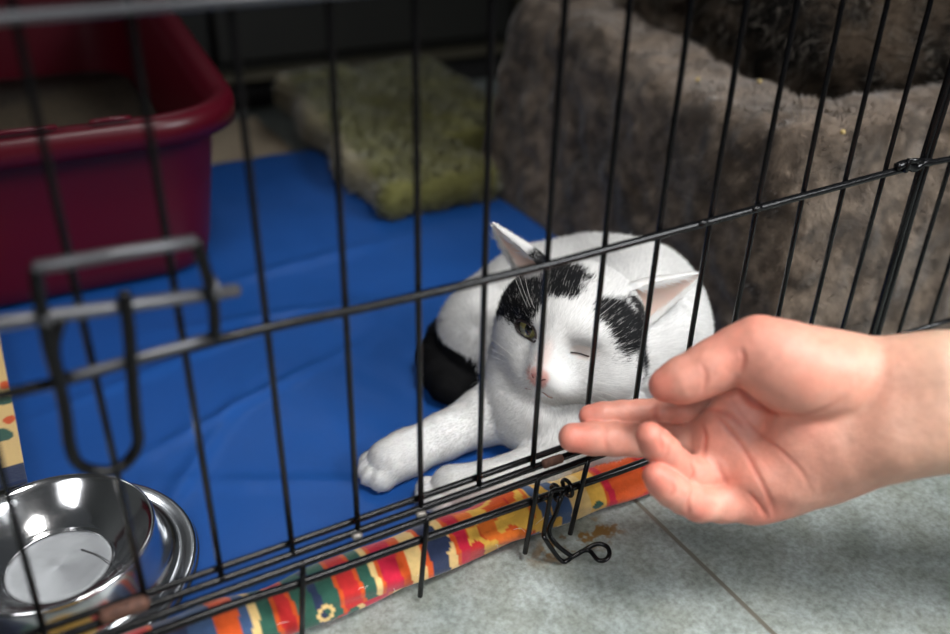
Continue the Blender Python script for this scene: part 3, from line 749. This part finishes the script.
wcat = mesh_np('cat', V, Q, None, M['catskin'], col=c0, origin=(.32, .14, .0125))
tag(wcat, 'white cat with black head patches and black tail winking, lying on the blue mat', 'cat')
# coat
nf = 230000
P, Nn = scatter(V, Q, N_, nf, 9, keep=(V[:, 2] > .014))
l = hl_(P); hd = (np.abs(l[:, 0]) < .058) & (np.abs(l[:, 1]) < .056) & (l[:, 2] > -.036)
Pe, Ne = scatter(V, Q, N_, 120000, 10, keep=(lambda q: (np.abs(q[:, 0]) < .056) & (q[:, 1] > -.02) & (q[:, 1] < .058) & (q[:, 2] > -.036))(hl_(V)))
P = np.concatenate([P, Pe]); Nn = np.concatenate([Nn, Ne]); l = hl_(P)
hd = (np.abs(l[:, 0]) < .058) & (np.abs(l[:, 1]) < .056) & (l[:, 2] > -.038)
away = l-np.array([0, .055, -.010]); away[:, 1] -= .02; fh = (away/np.linalg.norm(away, axis=1)[:, None])@HM.T
fbod = np.tile(np.array([.35, .35, -.5]), (len(P), 1)); leg = (P[:, 0] < .275) & (P[:, 1] < .122); fbod[leg] = (-.8, 0, -.25)
tlm = (P[:, 0] < .272) & (P[:, 1] >= .125); fbod[tlm] = (-.2, -.8, -.2)
chest = (~hd) & (P[:, 1] < .12) & (P[:, 0] >= .27) & (P[:, 0] < .34); fbod[chest] = (-.35, -.2, -.8)
D_ = np.where(hd[:, None], fh, fbod); D_ = D_-Nn*(D_*Nn).sum(1)[:, None]; D_ /= np.linalg.norm(D_, axis=1)[:, None]+1e-9
nd = np.linalg.norm(l-np.array([0, .050, -.012]), axis=1)
Ln = np.where(hd, .0013+.0052*sstep(.008, .050, nd)+.0030*sstep(.022, .042, np.abs(l[:, 0]))*sstep(.012, -.012, l[:, 2]), .0065); Ln = np.where(leg, .0034, Ln); Ln = np.where(chest, .0085, Ln)
ed = np.minimum(np.linalg.norm((l-np.array([-.0192, .033, .0065]))*[.85, .6, 1.2], axis=1), np.linalg.norm((l-np.array([.0200, .033, .0045]))*[.9, .6, 1.6], axis=1))
Ln = Ln*np.clip(sstep(.0035, .013, ed), .15, 1); nosed = np.linalg.norm((l-np.array([0, .052, -.0105])), axis=1)
ok = ~((nosed < .0066) | ((ed < .0052) & (l[:, 0] < 0)) | (ed < .002)); P, Nn, D_, Ln, hd = P[ok], Nn[ok], D_[ok], Ln[ok], hd[ok]
Cc, _ = catcol(P, rng.normal(size=len(P))*.0011); Cc = Cc*(.76+.30*rng.random((len(P), 1))); fl = (rng.random(len(P)) < .05) & (Cc[:, 0] < .1) & hd; Cc[fl] = (.30, .29, .28)
fo = fur('fur', P, Nn, D_+Nn*.28, Ln, Cc, .00046, None, M['catfur'], curl=.26, seed=12, splay=.11); kid(fo, wcat)

# ears: cupped shells
def ear(base, tip, opening, width, depth, black_base, lean=0., seed=0):
    base = np.array(base); tip = np.array(tip); ax = tip-base; Lh = np.linalg.norm(ax); ax /= Lh
    op = np.array(opening, float); op -= ax*(op@ax); op /= np.linalg.norm(op); sd = np.cross(ax, op)
    nu, nv = 41, 36; V = np.zeros((2, nv, nu, 3)); C = np.zeros((2, nv, nu, 3)); Nn = np.zeros((2, nv, nu, 3))
    for j in range(nv):
        v = j/(nv-1); w = width*(1-v)**.80*(1+.25*math.sin(v*PI)*(1-v)); w = max(w, .0009); cup = depth*(1-v)**.9
        for i in range(nu):
            s = -1+2*i/(nu-1); a = s*1.75
            x = math.sin(a)/math.sin(1.5)*w if abs(a) < 1.57 else math.copysign(w, s)*(1.0-.10*(abs(a)-1.57)/.18)
            y = -math.cos(a)*cup
            p = base+ax*(v*Lh-.004)+sd*x+op*y
            n = -(sd*math.sin(a)/max(w, 1e-4)*cup*1.+op*-math.cos(a)); n /= np.linalg.norm(n)+1e-9
            V[0, j, i] = p; V[1, j, i] = p-n*.0013; Nn[0, j, i] = n; Nn[1, j, i] = -n
            e = abs(s)
            ci = np.array((.80, .60, .52)); ci = ci*(1-.15*v); wh = max(sstep(.55, .95, e), sstep(.75, 1., v)*.6); ci = ci*(1-wh)+WHITE*.95*wh
            C[0, j, i] = ci
            b = black_base(v, s, False); C[0, j, i] = C[0, j, i]*(1-b*.0)
            bb = black_base(v, s, True); C[1, j, i] = WHITE*(1-bb)+BLK*bb
    idx = np.arange(2*nv*nu).reshape(2, nv, nu); Q = []
    A = idx[0]; B = idx[1]
    Q.append(np.stack([A[:-1, :-1], A[1:, :-1], A[1:, 1:], A[:-1, 1:]], -1).reshape(-1, 4)); Q.append(np.stack([B[:-1, :-1], B[:-1, 1:], B[1:, 1:], B[1:, :-1]], -1).reshape(-1, 4))
    for a, b in ((A[:, 0], B[:, 0]), (B[:, -1], A[:, -1]), (A[-1, ::-1], B[-1, ::-1]), (A[-1], B[-1])):
        Q.append(np.stack([a[:-1], b[:-1], b[1:], a[1:]], 1))
    o = mesh_np('ear', V.reshape(-1, 3), np.concatenate(Q), None, M['catskin'], None, col=C.reshape(-1, 3)); kid(o, wcat)
    # ear fur: short outside, long wisps from the inner edges
    Vf = V.reshape(-1, 3); Nf = Nn.reshape(-1, 3); Qo = np.concatenate(Q[1:2]); Pp, Np = scatter(Vf, Qo, Nf, 5000, 20+seed)
    _, idn = 0, None
    vv = ((Pp-base)@ax)/Lh; ss = ((Pp-base)@sd)/(width+1e-6)
    bb = np.array([black_base(a, b, True) for a, b in zip(vv, ss)]); Cc = WHITE*(1-bb[:, None])+BLK*bb[:, None]
    f1 = fur('fur', Pp, Np, np.tile(ax, (len(Pp), 1))+Np*.25, np.full(len(Pp), .0028), Cc, .0005, None, M['catfur'], seed=30+seed, splay=.15); f1.parent = o; f1.location = (0, 0, 0)
    r = np.random.default_rng(40+seed); n = 420; sgn = np.where(r.random(n) < .6, -1, 1); v = r.random(n)**1.3*.7
    Pp = base+ax*(v*Lh)[:, None]+sd*(sgn*width*(1-v)**.80*.92)[:, None]+op*(r.normal(size=n)*.001)[:, None]
    Dd = ax*.9+sd*(-sgn*.55)[:, None]+op*.35; Np = np.tile(op, (n, 1))
    f2 = fur('fur', Pp, Np, Dd, np.full(n, .0085), np.tile(WHITE, (n, 1)), .00045, None, M['catfur'], seed=50+seed, splay=.2); f2.parent = o
    return o
b0 = lambda v, s, out: float(sstep(.36, .18, v+.1*math.sin(s*7))) if out else 0
earL_base = loc3(528, 268, .592); earL_tip = loc3(489.5, 221, .592)
ear(earL_base, earL_tip, -RT*1.0-FW*.45-UP*.45, .0175, .011, lambda v, s, o: float(sstep(.22, .08, v)) if o else 0, seed=1)
earR_base = loc3(640, 306, .598); earR_tip = loc3(705, 272, .600)
ear(earR_base, earR_tip, -FW*.9-UP*.75+RT*.1, .0185, .012, lambda v, s, o: 0.0, seed=2)

# eyes
def eyemat(open_):
    m, nt, b = nodemat('cat_iris'); N = nt.nodes.new; L = nt.links.new
    a = N('ShaderNodeAttribute'); a.attribute_name = 'Col'; L(a.outputs['Color'], b.inputs['Base Color'])
    b.inputs['Roughness'].default_value = .06; b.inputs['Coat Weight'].default_value = 1; b.inputs['Coat Roughness'].default_value = .03
    return m
M['iris'] = eyemat(True)
def eyeball(c, r, look, pup):
    nu, nv = 64, 40; V = []; C = []
    look = np.array(look, float); look /= np.linalg.norm(look); up = np.array([0, 0, 1.]); up -= look*(up@look); up /= np.linalg.norm(up); sd = np.cross(look, up)
    for j in range(nv):
        th = PI*j/(nv-1)
        for i in range(nu):
            ph = 2*PI*i/nu; d = look*math.cos(th)+(sd*math.cos(ph)+up*math.sin(ph))*math.sin(th)
            bulge = 1+.06*math.exp(-(th/.5)**2); V.append(np.array(c)+d*r*bulge)
            x = math.sin(th)*math.cos(ph); y = math.sin(th)*math.sin(ph)
            if (x/(pup))**2+(y/.52)**2 < 1: C.append((.002, .002, .002))
            elif th < .95:
                q = .8+.3*math.sin(ph*23)*math.sin(ph*7+1); t = th/.95; C.append((np.array((.30, .26, .09))*(1-t)+np.array((.20, .19, .07))*t)*q)
            else: C.append((.02, .016, .012))
    i = np.arange(nu*nv).reshape(nv, nu); j = np.roll(i, -1, 1); q = np.stack([i[:-1], i[1:], j[1:], j[:-1]], -1).reshape(-1, 4)
    ve = [HC+HM@v for v in V]; return mesh_np('eye', ve, q[:, ::-1], None, M['iris'], None, col=np.array(C))
kid(eyeball((-.0186, .0265, .0068), .0092, (.12, 1, .30), .26), wcat)
# eyelid rims
def rim(pts, r, m, name='eyelid'):
    out = []
    for (a, b) in pts:      # a,b in head side/up; find the coat surface from the front
        o = hw((a, .075, b)); w = Fc.march(o, -HM[:, 1], 0, .07); out.append(w+HM[:, 1]*.0006)
    o = tubes(name, [(catmull(out, 5), r)], m, None, 8); return kid(o, wcat)
M['lid'] = mat('eyelid_skin', (.035, .022, .02), .35)
M['lid2'] = mat('closed_eye_skin', (.09, .045, .035), .4)
ex, ez = -.0192, .0066
rim([(ex+.0092*math.cos(t)+.0, ez-.0010*math.cos(t)+.0056*math.sin(t)) for t in np.linspace(.15, PI-.1, 9)], .0009, M['lid'])
rim([(ex+.0092*math.cos(t)+.0, ez-.0010*math.cos(t)-.0050*math.sin(t)) for t in np.linspace(.15, PI-.1, 9)], .0008, M['lid'])
ex, ez = .0195, .0048
rim([(ex+.0056*math.cos(t), ez-.0004-.0004*math.sin(t)) for t in np.linspace(0, PI, 7)], .00050, M['lid'])
# nose leather
M['nose'] = mat('pink_nose', (.74, .34, .30), .45, bump=(900, .5, .0003))
bm = bmesh.new(); bmesh.ops.create_uvsphere(bm, u_segments=28, v_segments=18, radius=1)
for v in bm.verts:
    x, y, z = v.co; w = .0074*(1.0+.2*z) if z > 0 else .0074*(1-.6*(-z)**1.3)
    # nostril notches
    nx = abs(x)-.55; dent = .0012*math.exp(-((nx/.28)**2+((z+.25)/.35)**2)) if y > 0 else 0
    v.co = Vector(tuple(HC+HM@np.array([x*w, .0452+y*.0060-dent, -.0128+z*.0056])))
o = bmobj('nose', bm, M['nose'], None, True); kid(o, wcat)
tubes_n = []
for s in (-1, 1):
    pts = [hw((s*.0026, .0510, -.0142)), hw((s*.0044, .0500, -.0130)), hw((s*.0060, .0475, -.0138))]; tubes_n.append((catmull(pts, 4), .00055))
kid(tubes('nostril', tubes_n, mat('nostril', (.12, .03, .03), .6), None, 6), o) if False else None
n1 = tubes('nostril', tubes_n, mat('nostril', (.16, .04, .04), .6), None, 6); n1.parent = o; n1.location = tuple(-Vector(o.location)-Vector(wcat.location))
# mouth line
mp = []
for s in (-1, 1):
    pl = []
    for a, b in ((0, -.0225), (s*.004, -.0262), (s*.007, -.0275), (s*.010, -.0275)):
        w = Fc.march(hw((a, .075, b)), -HM[:, 1], 0, .07)
        if w is not None: pl.append(w+HM[:, 1]*.0003)
    mp.append((catmull(pl, 5), .0005))
kid(tubes('mouth', mp, mat('mouth_line', (.30, .13, .11), .6), None, 6), wcat)
# whiskers
wl_ = []
for s in (-1, 1):
    for k in range(7):
        a = np.array([s*.011, .040-.001*k, -.017-.0022*(k % 4)]); dr = np.array([s*(.9), -.15+.05*random.random(), .22-.14*k+.05*random.random()]); Ln_ = .045+.012*random.random()
        pts = [hw(a), hw(a+dr*Ln_*.4+np.array([0, .002, .002])), hw(a+dr*Ln_*.8), hw(a+dr*Ln_+np.array([0, -.003, -.005]))]
        wl_.append((catmull(pts, 5), np.linspace(.00014, .00005, 16)))
for s in (-1, 1):
    for k in range(3):
        a = np.array([s*(.014+.003*k), .030, .017]); pts = [hw(a), hw(a+np.array([s*.006, .006, .016])), hw(a+np.array([s*(.014+.004*k), .004, .033+.003*k]))]
        wl_.append((catmull(pts, 6), np.linspace(.00012, .00005, 13)))
for w_ in wl_: kid(tubes('whisker', [w_], M['hair'], None, 5), wcat)

# ================================================================== HAND
def hp_(px, py, dep, r=None):
    p = [(px-475)/F*dep, (317-py)/F*dep, -dep]; return p if r is None else p+[r]
def build_hand():
    Fd = Field((.035, -.130, -.555), (.545, .075, -.355), .00100)
    def ch(pts, k): Fd.chain([hp_(*p) for p in pts], k)
    # palm
    S = lambda px, py, dep, rx, ry, rz, k=.012, ang=0: Fd.ell(hp_(px, py, dep), (rx, ry, rz), np.array([[math.cos(ang), -math.sin(ang), 0], [math.sin(ang), math.cos(ang), 0], [0, 0, 1]]), k)
    S(790, 432, .478, .046, .040, .0145, 0)
    S(755, 455, .484, .030, .036, .0125, .010, -.25)
    S(815, 468, .468, .042, .0200, .0170, .012, .20)       # hypothenar
    S(850, 425, .458, .040, .030, .0165, .012)
    # wrist and forearm: two parallel chains make an oval section
    ch([(850, 378, .462, .0175), (895, 378, .452, .0195), (940, 377, .444, .0210), (1040, 374, .436, .0235), (1180, 374, .430, .027), (1420, 362, .425, .030), (1620, 350, .420, .033)], .010)
    ch([(850, 447, .458, .0190), (895, 436, .448, .0200), (940, 427, .441, .0205), (1040, 422, .434, .0240), (1180, 420, .428, .028), (1420, 410, .425, .031), (1620, 400, .420, .034)], .010)
    ch([(850, 412, .464, .0185), (895, 408, .453, .0195), (940, 402, .445, .0205), (1180, 400, .432, .027), (1420, 386, .428, .031), (1620, 376, .424, .034)], .012)
    # palm pads below the fingers
    ch([(735, 432, .4845, .0095), (750, 470, .4815, .0100), (768, 498, .477, .0100)], .008)
    ch([(712, 428, .4870, .0092), (714, 460, .4865, .0092), (726, 468, .4850, .0092), (742, 486, .4815, .0090)], .008)
    # fingers: each own field so that neighbours stay apart
    base = Fd.D.copy()
    fingers = [
        [(760, 410, .492, .0110), (735, 408, .497, .0098), (683, 411, .501, .0078), (664, 412, .5015, .0083), (640, 413, .5015, .0072), (622, 414, .501, .0073), (603, 415.5, .500, .0072), (590, 416, .500, .0064)],
        [(765, 440, .488, .0115), (728, 443, .490, .0108), (704, 444, .4915, .0102), (690, 442, .4935, .0094), (660, 441.5, .4945, .0098), (635, 440.5, .494, .0086), (613, 439, .493, .0090), (593, 438.5, .492, .0088), (573, 437.5, .491, .0081)],
        [(772, 474, .483, .0112), (738, 477, .484, .0096), (710, 478, .480, .0092), (690, 474, .473, .0094), (675, 464, .465, .0084), (664, 452, .458, .0084), (656, 444, .453, .0080), (649.5, 435.5, .449, .0070)],
        [(785, 490, .476, .0125), (752, 502, .476, .0108), (722, 504, .473, .0094), (699, 503, .469, .0094), (684, 497, .463, .0086), (672, 490, .457, .0084), (663, 483, .453, .0078), (656.5, 476, .450, .0070)]]
    res = base
    outs = []
    for f in fingers:
        Fd.D = base.copy(); Fd.D[:] = 1.0
        Fd.chain([hp_(*p) for p in f], .0035)
        outs.append(Fd.D)
    fu = outs[0]
    for o in outs[1:]: fu = np.minimum(fu, o)
    k = .007; h = np.clip(.5+.5*(base-fu)/k, 0, 1); D = base*(1-h)+fu*h-k*h*(1-h)
    # thumb with the ball of the thumb
    Fd.D = np.full_like(base, 1.0)
    ch([(835, 385, .458, .0185), (800, 372, .452, .0210), (776, 356, .450, .0178), (757, 346, .452, .0142), (735, 353, .455, .0122), (712, 367, .457, .0128), (696, 376, .458, .0112), (680, 381, .459, .0108), (664, 385.5, .460, .0080)], .006)
    S(806, 372, .450, .0375, .0225, .0185, .006, -.20)
    S(850, 372, .455, .034, .020, .018, .010, -.1)
    th = Fd.D
    k = .0030; h = np.clip(.5+.5*(D-th)/k, 0, 1); D = D*(1-h)+th*h-k*h*(1-h)
    Fd.D = D.astype(np.float32)
    # creases: thin grooves pressed into the surface where they are seen
    paths = Fd.paths = []
    def crease(pts, r, k):
        P2 = catmull([(a, b, 0) for a, b in pts], 12)[:, :2]; w = []
        for a, b in P2:
            d = np.array([(a-475)/F, (317-b)/F, -1.]); p = Fd.march(np.zeros(3), d, .38, .54, 900)
            if p is not None: w.append(p)
        paths.append((np.array(w), r))
    jobs = []
    crease([(737, 374), (741, 388), (752, 402), (777, 413), (805, 415), (832, 406), (850, 392)], .0012, .002)
    crease([(728, 392), (748, 424), (775, 446), (800, 470), (812, 492)], .00035, .002)
    crease([(708, 408), (722, 422), (742, 447), (757, 474), (770, 500), (776, 518)], .00045, .002)
    crease([(700, 408), (728, 414), (748, 432)], .0005, .002)
    crease([(702, 424), (705, 438), (703, 458)], .0006, .0012)
    crease([(716, 462), (722, 474), (728, 486)], .0005, .0012)
    crease([(748, 492), (760, 505), (768, 520)], .0005, .0015)
    crease([(656, 404), (655, 413), (657, 423)], .0006, .001)
    crease([(606, 426), (605, 438), (607, 452)], .0003, .001); crease([(663, 426), (661, 440), (663, 455)], .0003, .001)
    crease([(690, 482), (694, 472), (690, 462)], .0005, .0012); crease([(664, 460), (668, 452), (668, 446)], .0004, .001)
    crease([(690, 520), (688, 505), (692, 492)], .0004, .001); crease([(668, 497), (674, 490), (672, 482)], .0003, .001)
    crease([(700, 362), (706, 376), (703, 393)], .0002, .0015); crease([(741, 348), (744, 360), (740, 374)], .0005, .002)
    for W, k in jobs:
        for p, q in zip(W[:-1], W[1:]): Fd.cone(p[:3], q[:3], p[3], q[3], k, 'sub')
    return Fd
Fh = build_hand(); V, Q, N_ = Fh.mesh()
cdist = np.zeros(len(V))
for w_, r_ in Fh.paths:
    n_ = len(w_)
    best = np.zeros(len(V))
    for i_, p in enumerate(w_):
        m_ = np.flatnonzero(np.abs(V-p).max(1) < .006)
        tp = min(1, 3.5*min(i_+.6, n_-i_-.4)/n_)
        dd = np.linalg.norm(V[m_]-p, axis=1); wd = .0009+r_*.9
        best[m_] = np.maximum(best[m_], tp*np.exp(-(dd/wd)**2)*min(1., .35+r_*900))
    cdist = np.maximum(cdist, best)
V = V-N_*(cdist*.0010)[:, None]
# colour of the skin: paler wrist and pads, rosier finger ends, joints and palm heel
px = V[:, 0]/-V[:, 2]*F+475; py = 317-V[:, 1]/-V[:, 2]*F
VS = V*1.0
skin = np.tile(np.array((.63, .275, .205)), (len(V), 1))
rosy = fbm(VS, 55, 3); skin = mixc(skin, (.70, .25, .18), sstep(.45, .75, rosy)*.55)
def spot(cx, cy, dep, r): p = np.array(hp_(cx, cy, dep)); return sstep(r, r*.3, np.linalg.norm(V-p, axis=1))
for a in ((578, 438, .49, .014), (592, 416, .50, .012), (650, 436, .45, .013), (656, 476, .45, .014), (664, 386, .46, .014), (768, 500, .47, .02), (870, 465, .46, .022), (722, 350, .455, .012), (690, 505, .465, .014), (735, 440, .485, .02), (812, 415, .455, .02)):
    skin = mixc(skin, (.66, .165, .12), spot(*a)*.60)
for a in ((800, 360, .45, .022), (640, 440, .49, .011), (680, 442, .49, .011), (712, 505, .468, .010), (845, 430, .46, .025)):
    skin = mixc(skin, (.74, .47, .36), spot(*a)*.5)
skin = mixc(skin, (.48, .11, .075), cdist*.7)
wr = sstep(.13, .27, V[:, 0]+.02*(fbm(VS, 30, 2)-.5)); skin = mixc(skin, (.56, .40, .285), wr*.85)
skin = skin*(.86+.28*fbm(VS, 260, 3))[:, None]
M['skin'] = colmat('skin', .46, .4, sss=(.22, .0035), bump=[(900, .35, .0005), (260, .3, .0010), (70, .2, .002)])
B = np.stack([RT, UP, -FW], 1)
Vw = CAM+V@B.T
hand = mesh_np('person', Vw, Q, None, M['skin'], col=skin, origin=tuple(CAM+np.array(hp_(900, 405, .45))@B.T))
tag(hand, 'bare hand and forearm of a person reaching from the right toward the white cat', 'person')
# finger and thumb nails on the far side
M['nail'] = mat('nail', (.75, .45, .38), .3)
def nail(c, ax, n, w, l):
    c = np.array(c); ax = np.array(ax, float); ax /= np.linalg.norm(ax); n = np.array(n, float); n -= ax*(n@ax); n /= np.linalg.norm(n); sd = np.cross(ax, n)
    bm = bmesh.new(); bmesh.ops.create_uvsphere(bm, u_segments=20, v_segments=12, radius=1)
    for v in bm.verts:
        x, y, z = v.co; x = math.copysign(abs(x)**.8, x); p = c+ax*y*l+sd*x*w+n*(z*.0009-x*x*w*.35)
        v.co = Vector(tuple(CAM+B@p))
    kid(bmobj('fingernail', bm, M['nail'], None, True), hand)
for tp, pv, nn, w in (((593.5, 416.5, .5), (605, 415.5, .5), (0, .35, -1), .0046), ((577, 438, .491), (595, 438.5, .492), (0, 0, -1), .0056), ((649.5, 435.5, .4515), (656, 444, .4555), (-.25, -.1, -1), .0046), ((656.5, 476, .4525), (663, 483, .4555), (-.25, -.1, -1), .0042), ((664, 385.5, .46), (680, 381, .459), (0, .9, -.5), .0058)):
    a = np.array(hp_(*tp)); b = np.array(hp_(*pv)); nv = np.array(nn, float); nv /= np.linalg.norm(nv)
    nail(a+(b-a)*.3+nv*.0062, a-b, nv, w, w*1.15)

# ================================================================== LIGHT
def area(name, loc, target, size, power, col=(1, 1, 1), sy=None):
    l = bpy.data.lights.new(name, 'AREA'); l.energy = power; l.color = col; l.size = size
    if sy: l.shape = 'RECTANGLE'; l.size_y = sy
    o = bpy.data.objects.new(name, l); COL.objects.link(o); o.location = loc
    o.rotation_euler = (Vector(target)-Vector(loc)).to_track_quat('-Z', 'Y').to_euler(); return o
area('window_light', (1.45, -1.35, 1.25), (.42, -.12, .05), .8, 4.4, (.95, .98, 1.0), 1.0).data.spread = math.radians(46)
area('side_fill_light', (-1.15, -1.35, 1.55), (.22, .02, .05), 0.9, 1.6, (.97, .98, 1.0), 1.0).data.spread = math.radians(42)  # added fill that brightens the left side of the cat's face
sl_ = bpy.data.lights.new('front_spot', 'SPOT'); sl_.energy = 190; sl_.spot_size = math.radians(39); sl_.spot_blend = 1.0; sl_.shadow_soft_size = .30; sl_.color = (1, .985, .96)  # added spot; soft cone brightens the front and leaves the back dim
so = bpy.data.objects.new('front_spot', sl_); COL.objects.link(so); so.location = (.46, -.70, 1.95)
so.rotation_euler = (Vector((.39, -.10, 0))-so.location).to_track_quat('-Z', 'Y').to_euler()
for x, y, sx, sy_, e in ((-.85, 1.9, .34, .30, 3.4), (.75, 2.2, .34, .30, 3.4), (-.16, 2.9, .9, .6, .5), (-.195, 2.80, .085, .12, .075), (-.06, 3.02, .10, .10, .06)):
    area('ceiling_panel', (x, y, 2.45 if sx > .12 else 2.44), (x, y, 0), sx, e, (.95, .98, 1), sy_)
w = bpy.data.worlds.new('World'); bpy.context.scene.world = w; w.use_nodes = True
w.node_tree.nodes['Background'].inputs[0].default_value = (.85, .93, 1, 1); w.node_tree.nodes['Background'].inputs[1].default_value = .05

# ================================================================== CAMERA
cd = bpy.data.cameras.new('Camera'); cam = bpy.data.objects.new('Camera', cd); COL.objects.link(cam)
cd.sensor_width = 36; cd.lens = F/950*36; cd.clip_start = .02
mw = Matrix(((RT[0], UP[0], -FW[0], CAM[0]), (RT[1], UP[1], -FW[1], CAM[1]), (RT[2], UP[2], -FW[2], CAM[2]), (0, 0, 0, 1)))
cam.matrix_world = mw
cd.dof.use_dof = True; cd.dof.focus_distance = .55; cd.dof.aperture_fstop = 3.2
sc = bpy.context.scene; sc.camera = cam
sc.view_settings.view_transform = 'Standard'; sc.view_settings.look = 'None'; sc.view_settings.exposure = 0; sc.view_settings.gamma = 1; sc.view_settings.use_curve_mapping = False
